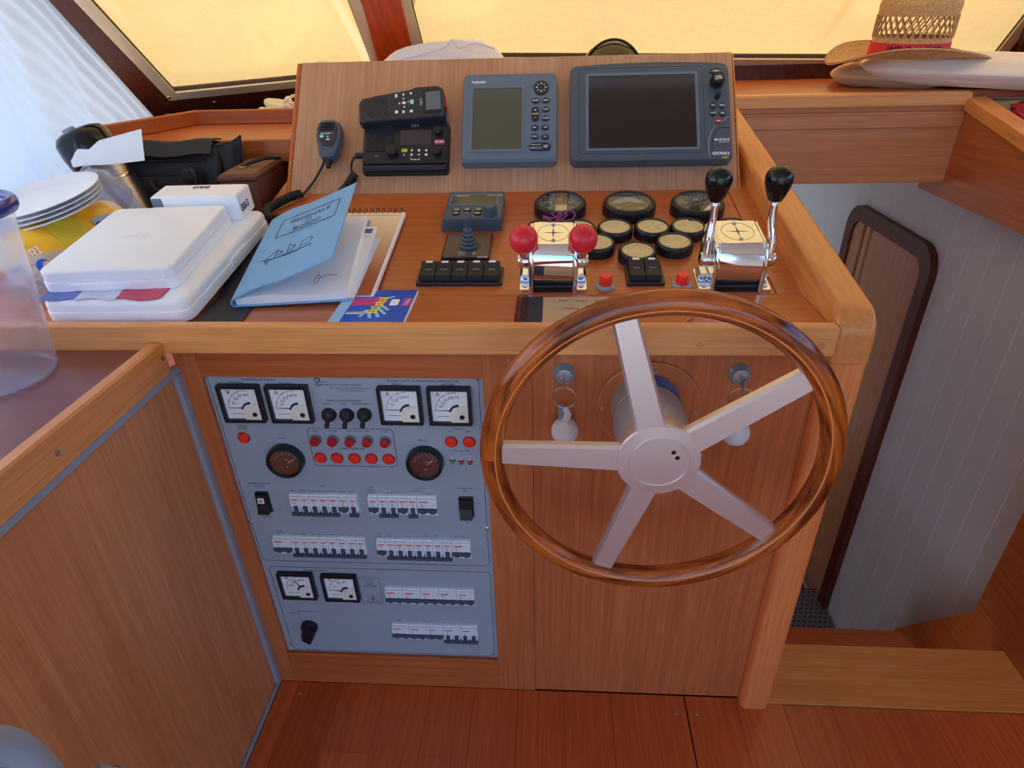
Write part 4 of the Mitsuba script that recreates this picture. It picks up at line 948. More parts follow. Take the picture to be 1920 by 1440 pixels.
js = thing('joystick_control', 'dark joystick with ribbed rubber boot on a square plate above the row of five switches', 'joystick')
put(F_DASH, js, 'plate', plate(0.089, 0.092, 0.004, 0, 0.006, 0.002, cx=-0.158, cy=0.157), 'black')
put(F_DASH, js, 'face', plate(0.083, 0.086, 0.003, 0.0055, 0.0065, 0.0003, cx=-0.158, cy=0.157), 'brown_grey')
jc = (-0.1538,0.1507)
pr = []
for i in range(5):
    r = 0.0165 - 0.0019 * i; z = 0.006 + 0.0076 * i
    pr += [(r * 0.9, z), (r, z + 0.003), (r, z + 0.005), (r * 0.86, z + 0.0076)]
put(F_DASH, js, 'boot', mv(lathe(pr + [(0.0060, 0.046), (0.0058, 0.052)], 28), *jc, 0), 'slate_dark', 20)
put(F_DASH, js, 'handle', mv(lathe([(0.0060, 0.049), (0.0066, 0.051), (0.0060, 0.054), (0.0085, 0.059), (0.0092, 0.064), (0.0080, 0.0695), (0.0045, 0.073), (0.0001, 0.074)], 24), *jc, 0), 'slate_dark', 40)
put(F_DASH, js, 'boot_ring', mv(at(tube(np.column_stack([0.021 * np.cos(np.arange(40) * math.pi / 20), 0.021 * np.sin(np.arange(40) * math.pi / 20), np.zeros(40) + 0.0066]), 0.0006, 5, True), np.eye(4)), *jc, 0), 'lever', True)
q = (-0.1652,0.1269)
put(F_DASH, js, 'marking', mv(prism(Polygon(rrect(.013, .0145, .001)).difference(Polygon(rrect(.0105, .012, .001))).union(Polygon(rrect(.0055, .0065, .001))), 0.0064, 0.0067), *q, 0), 'grey_trim')
q = (-0.1427,0.1266)
put(F_DASH, js, 'marking', mv(prism(Polygon(oval(.007, .007)), 0.0064, 0.0067), *q, 0), 'grey_trim')
put(F_DASH, js, 'lettering', mv(text('MARTEX', 0.0034, True), *(-0.1262,0.1127), 0.0064), 'white_ink')

def rockers(name, label, x0, x1, u0, u1, n, group=None):
    t = thing(name, label, 'switch')
    put(F_DASH, t, 'base', plate(x1 - x0, u1 - u0, 0.004, 0, 0.006, 0.002, cx=(x0 + x1) / 2, cy=(u0 + u1) / 2), 'black')
    w = (x1 - x0 - 0.010) / n; h = u1 - u0
    for i in range(n):
        x = x0 + 0.004 + w * i + (0.001 if n > 2 else 0.001)
        P = [(u0 + 0.008, 0.005), (u1 - 0.003, 0.005), (u1 - 0.005, 0.0195), (u1 - 0.012, 0.020), (u0 + h * 0.45, 0.0145), (u0 + 0.010, 0.0155)]
        k = put(F_DASH, t, 'rocker', at(prism(P, x + 0.0008, x + w - 0.0008), frame((0, 0, 0), (0, 1, 0), (0, 0, 1))), 'black_soft')
        put(F_DASH, k, 'marking', box(x + w * 0.28, x + w * 0.72, u1 - 0.0115, u1 - 0.0055, 0.0192, 0.0206, 0.0004), 'white_plastic')
        put(F_DASH, k, 'line', at(box(x + w * 0.28, x + w * 0.72, -0.0006, 0.0006, 0, 0.0004, 0.0001), frame((0, u0 + h * 0.52, 0.0156), (1, 0, 0), (0, 1, 0.17))), 'grey_trim')
    return t
rockers('rocker_switch_bank', 'row of five black rocker switches below the joystick', -0.2345, -0.0855, 0.027, 0.083, 5)
rockers('rocker_switch_bank', 'pair of black rocker switches between the two red push buttons', 0.1262, 0.1902, 0.026, 0.090, 2)

def red_button(q, label):
    t = thing('push_button', label, 'button')
    put(F_DASH, t, 'collar', mv(lathe([(0.0162, 0), (0.0162, 0.003), (0.012, 0.006), (0.0105, 0.006)], 28), *q, 0), 'grey_trim', 30)
    put(F_DASH, t, 'cap', mv(lathe([(0.0110, 0.005), (0.0112, 0.009), (0.0100, 0.019), (0.0082, 0.0225), (0.0001, 0.0235)], 28), *q, 0), 'red_lamp', 40)
red_button((0.09,0.0254), 'red push button with grey collar right of the red knobbed throttle')
red_button((0.2176,0.0281), 'red push button with grey collar left of the black knobbed throttle')

def gauge(x, u, r, label, group, big, face='gauge_face', h=0.019):
    t = thing('gauge', label, 'gauge', group)
    put(F_DASH, t, 'bezel', mv(lathe([(r, 0), (r, h * 0.62), (r * 0.97, h * 0.86), (r * 0.90, h), (r * 0.82, h), (r * 0.80, h * 0.88), (r * 0.80, h * 0.6)], 48, True, False), x, u, 0), 'black', 30)
    put(F_DASH, t, 'dial', mv(lathe([(r * 0.8, h * 0.55), (r * 0.8, h * 0.6), (0.0001, h * 0.6)], 40), x, u, 0), face)
    tk = []
    n = 21 if big else 9
    for i, a in enumerate(np.linspace(-30, 210, n)):
        L = 0.10 if i % 2 == 0 else 0.06
        d = (math.cos(math.radians(a)), math.sin(math.radians(a)), 0)
        tk.append(at(box(r * (0.70 - L), r * 0.70, -r * 0.009, r * 0.009, 0, 0.0003, 0.0001), frame((x, u, h * 0.6), d, (-d[1], d[0], 0))))
    if big: 
        for i, a in enumerate(np.linspace(-30, 210, 5)): tk.append(mv(text(str(40 - 10 * i), r * 0.13, False, 0.0003), x + r * 0.48 * math.cos(math.radians(a)), u + r * 0.48 * math.sin(math.radians(a)), h * 0.6))
    put(F_DASH, t, 'scale', cat(tk), 'white_ink')
    a = math.radians(214 if big else 200)
    put(F_DASH, t, 'needle', at(loft([ring2([(-r * .1, -r * .02), (r * .55, -r * .008), (r * .55, r * .008), (-r * .1, r * .02)], 0), ring2([(-r * .1, -r * .02), (r * .55, -r * .008), (r * .55, r * .008), (-r * .1, r * .02)], 0.0006)]), frame((x, u, h * 0.68), (math.cos(a), math.sin(a), 0), (-math.sin(a), math.cos(a), 0))), 'orange_red')
    put(F_DASH, t, 'glass', mv(lathe([(r * 0.81, h * 0.93), (0.0001, h * 0.93)], 40, False, False), x, u, 0), 'lens')
    return t
for q, lb_ in (((0.0152,0.3035), 'large round black gauge behind the purple cord'), ((0.1522,0.3), 'middle large round gauge with a pale blue half moon dial'), ((0.2855,0.2971), 'large round black gauge behind the left black throttle knob')):
    t = gauge(q[0], q[1] - 0.003, 0.0525, lb_, None, True, 'gauge_face', 0.024)
    if 'middle' in lb_:
        put(F_DASH, t, 'rudder_window', mv(prism(Point(0, -0.002).buffer(0.034, 24).intersection(Polygon([(-0.05, 0.008), (0.05, 0.008), (0.05, 0.05), (-0.05, 0.05)])).difference(Point(0, -0.012).buffer(0.026, 24)), 0.0146, 0.0150), q[0], q[1] - 0.003, 0), 'gauge_teal')
GS = [((0.1176,0.2027), 'small round gauge, leftmost of the visible middle row of gauges'), ((0.1873,0.203), 'small round gauge, middle one of the visible middle row of gauges'), ((0.2538,0.2033), 'small round gauge next to the shaft of the left black throttle lever'),
      ((0.2206,0.1461), 'small round gauge at the right of the bottom row of three gauges'), ((0.1515,0.1151), 'small round gauge lowest on the dashboard above the pair of rocker switches'), ((0.0809,0.1452), 'small round gauge half hidden behind the right red throttle knob')]
for q, l_ in GS: gauge(q[0], q[1], 0.0338, l_, None, False)
g1 = GS[0][0]
gauge(-0.0205, g1[1] - 0.001, 0.0325, 'small round gauge hidden behind the left red throttle knob', None, False)
gauge(0.0500, g1[1] - 0.001, 0.0325, 'small round gauge hidden behind the right end of the gold topped throttle', None, False)
gauge(0.3365, g1[1], 0.0325, 'small round gauge half hidden behind the gold topped control with black knobs', None, False)

def throttle(cx, name, label, black):
    t = thing(name, label, 'throttle control')
    W = 0.034 if not black else 0.036
    P = [(0.022, 0.006), (0.0105, 0.018), (0.0055, 0.030), (0.0045, 0.042), (0.0065, 0.054), (0.0115, 0.066), (0.018, 0.075), (0.026, 0.0805), (0.100, 0.0805), (0.106, 0.076), (0.110, 0.060), (0.110, 0.006)]
    n = len(P)
    q = np.array(P); ctr = np.array([0.06, 0.04])
    def ringx(s, x): return np.column_stack([np.full(n, x), ctr[0] + (q[:, 0] - ctr[0]) * s, ctr[1] + (q[:, 1] - ctr[1]) * s])
    put(F_DASH, t, 'body', loft([ringx(0.97, cx - W), ringx(1.0, cx - W + 0.0025), ringx(1.0, cx + W - 0.0025), ringx(0.97, cx + W)][::-1]), 'chrome', 30)
    P2 = np.array([(0.000, 0.0), (0.0025, 0.020), (0.0055, 0.045), (0.010, 0.062), (0.018, 0.0755), (0.026, 0.0790), (0.100, 0.0790), (0.108, 0.073), (0.114, 0.0)])
    def ringc(s, x): return np.column_stack([np.full(len(P2), x), ctr[0] + (P2[:, 0] - ctr[0]) * s, 0.03 + (P2[:, 1] - 0.03) * s])
    for s in (-1, 1):
        xa, xb = sorted((cx + s * (W - 0.001), cx + s * (W + 0.006)))
        put(F_DASH, t, 'cheek', loft([ringc(0.96, xa), ringc(1.0, xa + 0.002), ringc(1.0, xb - 0.002), ringc(0.96, xb)][::-1]), 'chrome', 30)
    put(F_DASH, t, 'skirt', plate(2 * W, 0.104, 0.004, 0, 0.012, 0.002, cx=cx, cy=0.060), 'black')
    tp_ = plate(2 * W - 0.004, 0.074, 0.010, 0.0795, 0.0815, 0.0008, cx=cx, cy=0.062)
    pl = put(F_DASH, t, 'top_plate', tp_, 'chrome', 30)
    e = mv(prism(Polygon(oval(0.052, 0.058, 40)).difference(Polygon(oval(0.0506, 0.0566, 40))), 0.0815, 0.0818), cx, 0.062, 0)
    star = mv(prism(unary_union([Polygon([(-0.017, 0), (0, 0.0015), (0.017, 0), (0, -0.0015)]), Polygon([(0, -0.019), (0.0016, 0), (0, 0.019), (-0.0016, 0)])]), 0.0815, 0.0818), cx, 0.062, 0)
    put(F_DASH, pl, 'emblem', cat(e, star), 'lever')
    for v in (0.036, 0.088): put(F_DASH, pl, 'screw', mv(lathe([(0.0034, 0.0815), (0.0030, 0.0832), (0.0001, 0.0836)], 14), cx, v, 0), 'steel_blue', 30)
    for s in (-1, 1):
        fx = cx + s * (W + 0.013)
        put(F_DASH, t, 'foot', cat(plate(0.020, 0.068, 0.006, 0, 0.006, 0.002, cx=fx, cy=0.040), box(fx - 0.0085, fx + 0.0085, 0.030, 0.060, 0.005, 0.020, 0.004)), 'chrome', 30)
        put(F_DASH, t, 'screw', mv(lathe([(0.0045, 0.006), (0.0040, 0.0078), (0.0001, 0.0080)], 14), fx, 0.017, 0), 'steel')
        hub_ = rot(lathe([(0.0001, 0), (0.0125, 0), (0.0135, 0.003), (0.0130, 0.014), (0.0105, 0.0185), (0.0001, 0.0190)], 24), 90 * s, (0, 1, 0))
        pu, ph = (0.030, 0.048) if not black else (0.036, 0.046)
        put(F_DASH, t, 'pivot', mv(hub_, cx + s * (W + 0.005), pu, ph), 'chrome', 30)
        bx = cx + s * (W + 0.014)
        if not black:
            tip = (cx + s * 0.047, 0.014, 0.096)
            put(F_DASH, t, 'lever', tube(bez([(bx, pu, ph), (bx, pu - 0.006, ph + 0.02), tip], 12), 0.0072, 14), 'chrome', True)
            put(F_DASH, t, 'knob', ball(0.0232, tip, 4), 'red_knob', True)
        else:
            tip = (cx + s * 0.0455, pu + 0.022, 0.136)
            pth = bez([(bx, pu, ph), (bx + 0.001, pu + 0.006, ph + 0.03), (cx + s * 0.046, pu + 0.016, 0.105), tip], 16)
            put(F_DASH, t, 'lever', tube(pth, np.linspace(0.0082, 0.0052, len(pth)), 16), 'chrome', True)
            kn = lathe([(0.0001, 0.0001), (0.0092, 0), (0.0112, 0.002), (0.0148, 0.0105), (0.0182, 0.0195), (0.0204, 0.0280), (0.0208, 0.0345), (0.0196, 0.0410), (0.0164, 0.0465), (0.0115, 0.0505), (0.006, 0.0526), (0.0001, 0.0532)], 40)
            ax = np.array(pth[-1]) - np.array(pth[-3]); ax /= np.linalg.norm(ax)
            ex = np.cross([0, 1, 0], ax); ex /= np.linalg.norm(ex)
            put(F_DASH, t, 'knob', at(kn, frame(tip, ex, np.cross(ax, ex))), 'black_gloss', 60)
    return t
throttle(0.0015, 'throttle_control', 'chrome control with two short levers and round red knobs', False)
throttle(0.3010, 'throttle_control', 'chrome throttle control with two long levers and black pear shaped knobs', True)

pc = thing('cord', 'tangled purple cord lying in front of the large left gauge', 'cord')
pth = [(-0.0189,0.2205), (-0.0088,0.2132), (0.0045,0.2031), (0.0178,0.2198), (0.0315,0.2457), (0.0421,0.2366), (0.039,0.2137), (0.0204,0.2084), (0.0018,0.2288), (-0.0009,0.2361), (0.0099,0.2373), (0.0165,0.2227), (0.0071,0.2017), (0.0163,0.2001), (0.0271,0.2196), (0.0179,0.2342), (0.0045,0.2101), (-0.0102,0.2175), (-0.0177,0.2263)]
hts = [0.026, 0.026, 0.024, 0.028, 0.030, 0.028, 0.026, 0.024, 0.027, 0.028, 0.031, 0.032, 0.027, 0.029, 0.031, 0.033, 0.029, 0.028, 0.027]
whole(pc, at(tube(bez([(a[0], a[1] * 0.8 + 0.049, h) for a, h in zip(pth, hts)], 180), 0.0014, 6), F_DASH), 'cord_purple', True)

# ---------------------------------------------------------------- left side counter
sc = thing('side_counter', 'wooden side counter with dark red top and grey edging left of the electrical panel', 'counter')
part(sc, 'worktop', box(-1.155, -0.618, -1.4, -0.031, 0.835, 0.852, 0.001), 'laminate')
part(sc, 'edge_rail', box(-0.618, -0.597, -1.4, -0.0310, 0.812, 0.866, 0.003), 'wood_rail2')
part(sc, 'side_panel', box(-0.63, -0.612, -1.4, -0.012, 0.004, 0.812, 0.001), 'wood_counter')
part(sc, 'edging', box(-0.612, -0.602, -1.4, -0.002, 0.797, 0.813, 0.004), 'grey_trim', label='grey plastic edging strip')
part(sc, 'edging', box(-0.612, -0.603, -0.012, -0.0005, 0.006, 0.797, 0.003), 'grey_trim')
part(sc, 'edging', box(-0.612, -0.604, -1.4, -0.0005, 0.0002, 0.008, 0.002), 'grey_trim')
for q in ((-0.597,-0.2784,0.8373), (-0.597,-0.0401,0.843)):
    part(sc, 'screw', at(mv(lathe([(0.0045, -0.001), (0.0042, 0.0006), (0.0001, 0.0008)], 14), q[1], q[2], 0), FX(-0.5975)), 'steel')

ch = thing('chair', 'grey framed chair with black seat just entering the lower left corner', 'chair')
part(ch, 'frame', tube(bez([(-0.455, -0.75, 0.80), (-0.456, -0.62, 0.795), (-0.452, -0.585, 0.765), (-0.445, -0.578, 0.70), (-0.44, -0.576, 0.55)], 24), 0.014, 14), 'grey_trim', True)
part(ch, 'seat', box(-0.52, -0.466, -0.95, -0.592, 0.70, 0.758, 0.012), 'black_soft')
part(ch, 'leg', tube([(-0.51, -0.50, 0.548), (-0.50, -0.496, 0.540), (-0.49, -0.50, 0.40), (-0.485, -0.51, 0.02)], 0.016, 12), 'grey_trim', True)
part(ch, 'leg', tube([(-0.50, -0.93, 0.70), (-0.50, -0.93, 0.0)], 0.014, 12), 'grey_trim', True)

# ---------------------------------------------------------------- things on the tray
rd = thing('deck_plate', 'round wooden cover with a raised rim set into the tray behind the wheel', 'cover')
rt, rb = (0.161,0.1395,0.884), (0.1455,0.0068,0.884)
rc = ((rt[0] + rb[0]) / 2, (rt[1] + rb[1]) / 2); rr_ = (rt[1] - rb[1]) / 2
rc = (rc[0], 0.050); rr_ = 0.064
part(rd, 'disc', mv(lathe([(rr_, 0), (rr_, 0.002), (rr_ - 0.002, 0.0035), (0.0001, 0.0035)], 48), *rc, 0.882), 'wood_tray', 30)
part(rd, 'rim', mv(torus(rr_ - 0.001, 0.0018, 64, 8, 0.0032), *rc, 0.882), 'wood_across2', True)
for a in (95, -92, 10):
    part(rd, 'screw', mv(lathe([(0.0035, 0.0035), (0.003, 0.0048), (0.0001, 0.005)], 12), rc[0] + (rr_ - 0.008) * math.cos(math.radians(a)), rc[1] + (rr_ - 0.008) * math.sin(math.radians(a)), 0.882), 'steel')

nb = thing('notebook', 'spiral bound notebook with kraft cover and black strip lying in the tray', 'notebook')
nx0, nx1, ny0, ny1 = -0.050, 0.098, -0.011, 0.100
part(nb, 'pages', box(nx0 + 0.002, nx1 - 0.001, ny0 + 0.001, ny1 - 0.001, 0.8822, 0.8862, 0.0004), 'paper_cream')
part(nb, 'cover', box(nx0, nx1, ny0, ny1, 0.8862, 0.8870, 0.0002), 'kraft')
part(nb, 'strip', box(nx0 + 0.0002, nx0 + 0.036, ny0, ny1, 0.8870, 0.8873, 0.0001), 'card_black')
for i in range(15):
    y = ny0 + 0.006 + i * 0.0072
    t = np.linspace(-2.6, 2.0, 14)
    part(nb, 'spiral', tube(np.column_stack([nx0 + 0.003 + 0.0095 * np.sin(t), y + t * 0.0006, 0.8868 + 0.0050 * np.cos(t)]), 0.0009, 5), 'copper', True)
part(nb, 'lettering', cat(mv(text('IMP - 1001 - OLIO', 0.0060), 0.050, 0.083, 0.8871), mv(text('~ motore', 0.0050), 0.028, 0.052, 0.8871)), 'kraft_ink')

bp_ = thing('card_pack', 'small pack in blue and magenta with yellow letters lying at the front of the tray', 'card pack')
F_B = frame((-0.2875, 0.060, 0.8822), (1, 0.02, 0), (-0.02, 1, 0))
put(F_B, bp_, 'block', box(-0.056, 0.062, -0.068, 0.068, 0, 0.0062, 0.0004), 'paper')
put(F_B, bp_, 'cover', box(-0.038, 0.0615, -0.0675, 0.0675, 0.0062, 0.0066, 0.0001), 'pack_blue')
put(F_B, bp_, 'strip', box(-0.056, -0.038, -0.0675, 0.0675, 0.0060, 0.0065, 0.0001), 'pack_light')
put(F_B, bp_, 'stripe', cat(box(-0.038, 0.018, 0.002, 0.032, 0.0066, 0.0067, 0.00003), box(0.046, 0.0610, -0.002, 0.030, 0.0066, 0.0067, 0.00003)), 'pack_magenta')
put(F_B, bp_, 'patch', plate(0.014, 0.026, 0.003, 0.0066, 0.0069, 0.0001, cx=0.033, cy=0.012), 'paper')
put(F_B, bp_, 'patch', plate(0.032, 0.008, 0.001, 0.0066, 0.0069, 0.0001, cx=-0.020, cy=-0.030), 'paper')
sp = []
for a, b in (((0.016, 0.028), (0.026, 0.036)), ((0.012, -0.012), (0.026, -0.034)), ((0.010, -0.024), (0.018, -0.045)), ((0.0, -0.028), (0.006, -0.048)), ((-0.006, -0.02), (-0.010, -0.044)), ((0.014, 0.0), (0.028, -0.018))):
    sp.append(prism(LineString([a, b]).buffer(0.0028), 0.0067, 0.0069))
put(F_B, bp_, 'splashes', cat(sp), 'pack_light')
put(F_B, bp_, 'lettering', mv(rot(cat(text('Bristol', 0.0165, True, 0.0004)), 83), 0.0075, 0.002, 0.0069), 'pack_yellow')
put(F_B, bp_, 'lettering', mv(text('BRISTOL BLOCK', 0.0030, True, 0.0003), -0.020, -0.030, 0.0069), 'ink')
put(F_B, bp_, 'lettering', mv(rot(text('Schizzi', 0.006, True, 0.0003), 85), 0.0535, 0.014, 0.0067), 'pack_light')

sk = thing('sketchbook', 'spiral sketchbook with cream to brown shaded cover under the blue logbook', 'sketchbook')
F_S = F_DASH @ frame((0, 0, 0.0052), (1, 0, 0), (0, 1, 0))
s0, s1, s2, s3 = (-0.5187,0.268), (-0.2945,0.2655), (-0.2911,-0.0432), (-0.3301,-0.0463)
sx0, sx1, su0, su1 = -0.520, -0.2965, -0.022, 0.278
put(F_S, sk, 'pages', box(sx0 + 0.001, sx1, su0, su1, 0, 0.0085, 0.0006), 'paper')
put(F_S, sk, 'cover', box(sx0, sx1 - 0.004, su0, su1 - 0.002, 0.0086, 0.0092, 0.0002), 'sketch_cover')
for i in range(18):
    x = sx0 + 0.008 + i * 0.0122
    t = np.linspace(-2.4, 2.2, 14)
    put(F_S, sk, 'spiral', tube(np.column_stack([x + t * 0.0007, su1 + 0.002 - 0.0078 * np.sin(-t), 0.0082 + 0.0062 * np.cos(t)]), 0.0010, 5), 'steel_dark', True)
put(F_S, sk, 'crop_line', box(sx0 + 0.006, sx1 - 0.010, su1 - 0.0145, su1 - 0.0137, 0.0092, 0.0094, 0.00005), 'kraft_ink')
put(F_S, sk, 'emblem', mv(prism(unary_union([LineString([(-0.006, 0), (0, 0.004), (0.007, -0.003)]).buffer(0.0009), LineString([(-0.002, -0.004), (0.003, 0.005)]).buffer(0.0008)]), 0.0092, 0.0095), -0.330, 0.070, 0), 'card_black')
put(F_S, sk, 'clip', box(-0.378, -0.356, 0.205, 0.216, 0.0092, 0.0125, 0.0006), 'card_black')

lp = thing('paper_stack', 'stack of printed white papers sticking out of the right side of the blue logbook', 'papers')
def sheet(F, h, th, *q):
    q = np.array(q)
    if Polygon(q).exterior.is_ccw is False: q = q[::-1]
    return loft([ring2(q, h), ring2(q, h + th)])
q = [(-0.3695,0.2097), (-0.3388,0.2092), (-0.3255,-0.0325), (-0.3494,-0.0373)]
put(F_DASH, lp, 'sheet', sheet(None, 0.0148, 0.0035, *q), 'paper')
q = [(-0.3403,0.1701), (-0.3232,0.1698), (-0.3249,-0.0214), (-0.3363,-0.0246)]
put(F_DASH, lp, 'sheet', sheet(None, 0.0146, 0.0012, *q), 'pack_pale')
a, b = (-0.3663,0.2007), (-0.3438,0.1828)
put(F_DASH, lp, 'stamp', box(a[0], b[0], b[1], a[1], 0.0183, 0.0186, 0.00008), 'stamp')
put(F_DASH, lp, 'print', box(a[0], b[0], b[1] - 0.012, b[1] - 0.0105, 0.0183, 0.0186, 0.00008), 'grey_trim')

lg_ = thing('logbook', 'half open light blue hardcover logbook lying across the dashboard', 'book')
F_L = F_DASH @ frame((-0.5300, -0.062, 0.0165), (0.998, 0.02, 0), (-0.075, 0.997, 0))
# cover board, spine along the left, page block, raised front cover
F_L = F_DASH @ frame((-0.5180, -0.060, 0.0158), (1, 0.10, 0), (-0.10, 1, 0))
LW, LH = 0.190, 0.278
put(F_L, lg_, 'back_cover', box(0, LW, 0, LH, 0, 0.0024, 0.0008), 'book_blue')
pg = grid(lambda u, v: (0.004 + (LW - 0.010) * u, 0.004 + (LH - 0.008) * v, 0.0026 + 0.0128 * np.minimum(1, (u * 14)) ** 0.5 + 0.004 * np.sin(np.pi * np.minimum(1, u * 1.6)) * (1 - u)), 24, 8)
def block():
    u = np.linspace(0, 1, 20); top = 0.0140 + 0.006 * np.sin(np.pi * np.minimum(1, u * 1.3)) * (1 - u) + 0.0
    P = [(0.004, 0.0026)] + [(LW - 0.006, 0.0026)] + [(0.004 + (LW - 0.010) * a, b) for a, b in zip(u[::-1], top[::-1])]
    return at(prism(P, -LH + 0.004, -0.004), frame((0, 0, 0), (1, 0, 0), (0, 0, 1)))
put(F_L, lg_, 'pages', block(), 'paper')
HA = math.radians(20.5)
def cover_fn(u, v, off=0.0):
    s = u * LW
    bend = np.minimum(s / 0.05, 1.0)
    a = HA
    x = s * math.cos(a) + 0.006 * (1 - bend) * 0
    z = 0.012 + s * math.sin(a) + 0.012 * np.sin(np.minimum(1, u * 2.2) * np.pi) * 0.35
    return x, v * LH, z + off
put(F_L, lg_, 'front_cover', grid(cover_fn, 20, 3, -0.0024), 'book_blue')
put(F_L, lg_, 'spine', at(prism([(0.004, 0.0), (-0.002, 0.002), (-0.004, 0.007), (-0.002, 0.0125), (0.003, 0.0145), (0.003, 0.0125), (0.0, 0.0110), (-0.0018, 0.007), (0.0002, 0.003), (0.004, 0.0022)], -LH, 0), frame((0, 0, 0), (1, 0, 0), (0, 0, 1))), 'book_blue')
def on_cover(m, u0, v0, rotz=0):
    """lettering laid on the raised cover: its x runs across, its y up the book"""
    m = rot(m, rotz); V = m.vertices.copy()
    x, y, z = cover_fn((V[:, 0] + u0) / LW, (V[:, 1] + v0) / LH)
    m.vertices = np.column_stack([x, y, z + 0.0025 + V[:, 2] + 0.0001]); return m
def dens(poly, h=0.0004):
    return prism(poly, 0, h)
tx = [on_cover(text(s, h_, True, 0.0003), 0.102, y_) for s, h_, y_ in (('GIORNALE', 0.0122, 0.216), ('DI', 0.0095, 0.200), ('BORDO', 0.0122, 0.183))]
put(F_L, lg_, 'lettering', cat(tx), 'book_ink')
fr = Polygon(rrect(0.126, 0.070, 0.004, 4)); fr2 = fr.difference(fr.buffer(-0.0011)).union(fr.buffer(-0.0022).difference(fr.buffer(-0.0028)))
segs = fr2.segmentize(0.01)
put(F_L, lg_, 'title_frame', on_cover(prism(segs, 0, 0.0003), 0.101, 0.200), 'book_ink')
hull_ = [Polygon([(-0.048, -0.004), (0.040, 0.002), (0.044, 0.006), (0.018, 0.004), (-0.030, 0.000), (-0.052, 0.002)])]
lines = [[(-0.030, 0.0), (-0.030, 0.028)], [(-0.008, 0.003), (-0.008, 0.038)], [(0.018, 0.004), (0.018, 0.030)], [(-0.062, 0.010), (-0.040, 0.002)], [(-0.05, 0.004), (-0.030, 0.026)], [(0.018, 0.028), (0.034, 0.034), (0.040, 0.026), (0.036, 0.016), (0.022, 0.012)], [(-0.008, 0.036), (0.006, 0.022), (-0.006, 0.010)], [(-0.030, 0.026), (-0.016, 0.016), (-0.026, 0.008)], [(-0.044, -0.014), (-0.040, -0.010), (-0.046, -0.006)], [(0.0, 0.010), (0.004, 0.030)]]
sh = unary_union(hull_ + [LineString(l).buffer(0.0009) for l in lines])
put(F_L, lg_, 'ship_drawing', on_cover(prism(sh.segmentize(0.01), 0, 0.0003), 0.090, 0.085), 'book_ink')
hw_ = [[(0.150, 0.030), (0.146, 0.042), (0.150, 0.060), (0.156, 0.052), (0.153, 0.036)], [(0.158, 0.050), (0.164, 0.058), (0.182, 0.056)]]
put(F_L, lg_, 'handwriting', cat([prism(LineString([(x - 0.02, y) for x, y in l]).buffer(0.0005), 0.0172, 0.0176) for l in hw_]), 'kraft_ink')

fo = thing('folder', 'black flat folder lying between the white cases and the blue logbook', 'folder')
def folder(u, v):
    y = -0.008 + 0.318 * v; x = -0.556 + 0.075 * u - 0.13 * y
    z = 0.8832 + np.maximum(0, y - 0.115) * math.tan(AL) + 0.0012
    return x, y, z
whole(fo, grid(folder, 4, 24, 0.0015), 'card_black')
part(fo, 'corner', box(-0.512, -0.494, -0.0105, 0.02, 0.8822, 0.8850, 0.0006), 'paper') if False else None

# white cases, turned a little to the left
def case_frame(x, y, z, deg): return frame((x, y, z), (math.cos(math.radians(deg)), math.sin(math.radians(deg)), 0), (-math.sin(math.radians(deg)), math.cos(math.radians(deg)), 0))
TA = math.radians(7.6)
def tilted(x, v, h, deg):
    """a place on the sloping plane that the cases rest on"""
    M = frame((0, 0, 0.8838), (1, 0, 0), (0, math.cos(TA), math.sin(TA)))
    return M @ frame((x, v, h), (math.cos(math.radians(deg)), math.sin(math.radians(deg)), 0), (-math.sin(math.radians(deg)), math.cos(math.radians(deg)), 0))
F_A = tilted(-0.560, 0.0015, 0.0, 1.0)
cA1 = thing('plastic_case', 'largest white plastic case, lowest of the stack on the tray', 'case')
put(F_A, cA1, 'body', cat(mv(plate(0.234, 0.365, 0.020, 0, 0.020, 0.002, low=True, n=7), -0.117, 0.1825, 0), mv(plate(0.231, 0.362, 0.019, 0.0195, 0.0385, 0.010, n=7, steps=4), -0.117, 0.1825, 0)), 'white_plastic', 40)
put(F_A, cA1, 'latch', box(-0.001, 0.0025, 0.17, 0.24, 0.010, 0.024, 0.001), 'white_plastic')
F_B2 = tilted(-0.586, 0.040, 0.0388, 4.0)
cB1 = thing('plastic_case', 'white plastic case with a recessed latch lying on the largest case', 'case')
put(F_B2, cB1, 'body', cat(mv(plate(0.214, 0.262, 0.018, 0, 0.017, 0.002, low=True, n=7), -0.107, 0.131, 0), mv(plate(0.210, 0.258, 0.017, 0.0185, 0.036, 0.005, n=7, steps=4), -0.107, 0.131, 0), mv(plate(0.206, 0.254, 0.016, 0.016, 0.020, 0.0005, n=7), -0.107, 0.131, 0)), 'white_plastic', 40)
put(F_B2, cB1, 'latch', box(-0.165, -0.070, -0.0025, 0.004, 0.003, 0.015, 0.0015), 'white_plastic')
put(F_B2, cB1, 'badge', mv(plate(0.050, 0.024, 0.006, 0.0358, 0.0368, 0.0004), -0.118, 0.125, 0), 'white_plastic')
put(F_B2, cB1, 'emblem', mv(prism(unary_union([LineString([(-0.012, 0), (0, 0.002), (0.012, 0)]).buffer(0.0007), LineString([(0, -0.004), (0, 0.005)]).buffer(0.0006)]), 0.0368, 0.0371), -0.118, 0.125, 0), 'pack_pale')
F_C = tilted(-0.590, 0.308, 0.0388, 1.5)
cC1 = thing('box', 'white cardboard box with a dark logo at the back of the white stack', 'box')
put(F_C, cC1, 'body', box(-0.165, 0, 0, 0.062, 0, 0.050, 0.003), 'white_plastic')
put(F_C, cC1, 'lettering', at(text('B&G', 0.012, True, 0.0004), frame((-0.085, 0.045, 0.0501), (-1, 0, 0), (0, -1, 0))), 'print_blue')
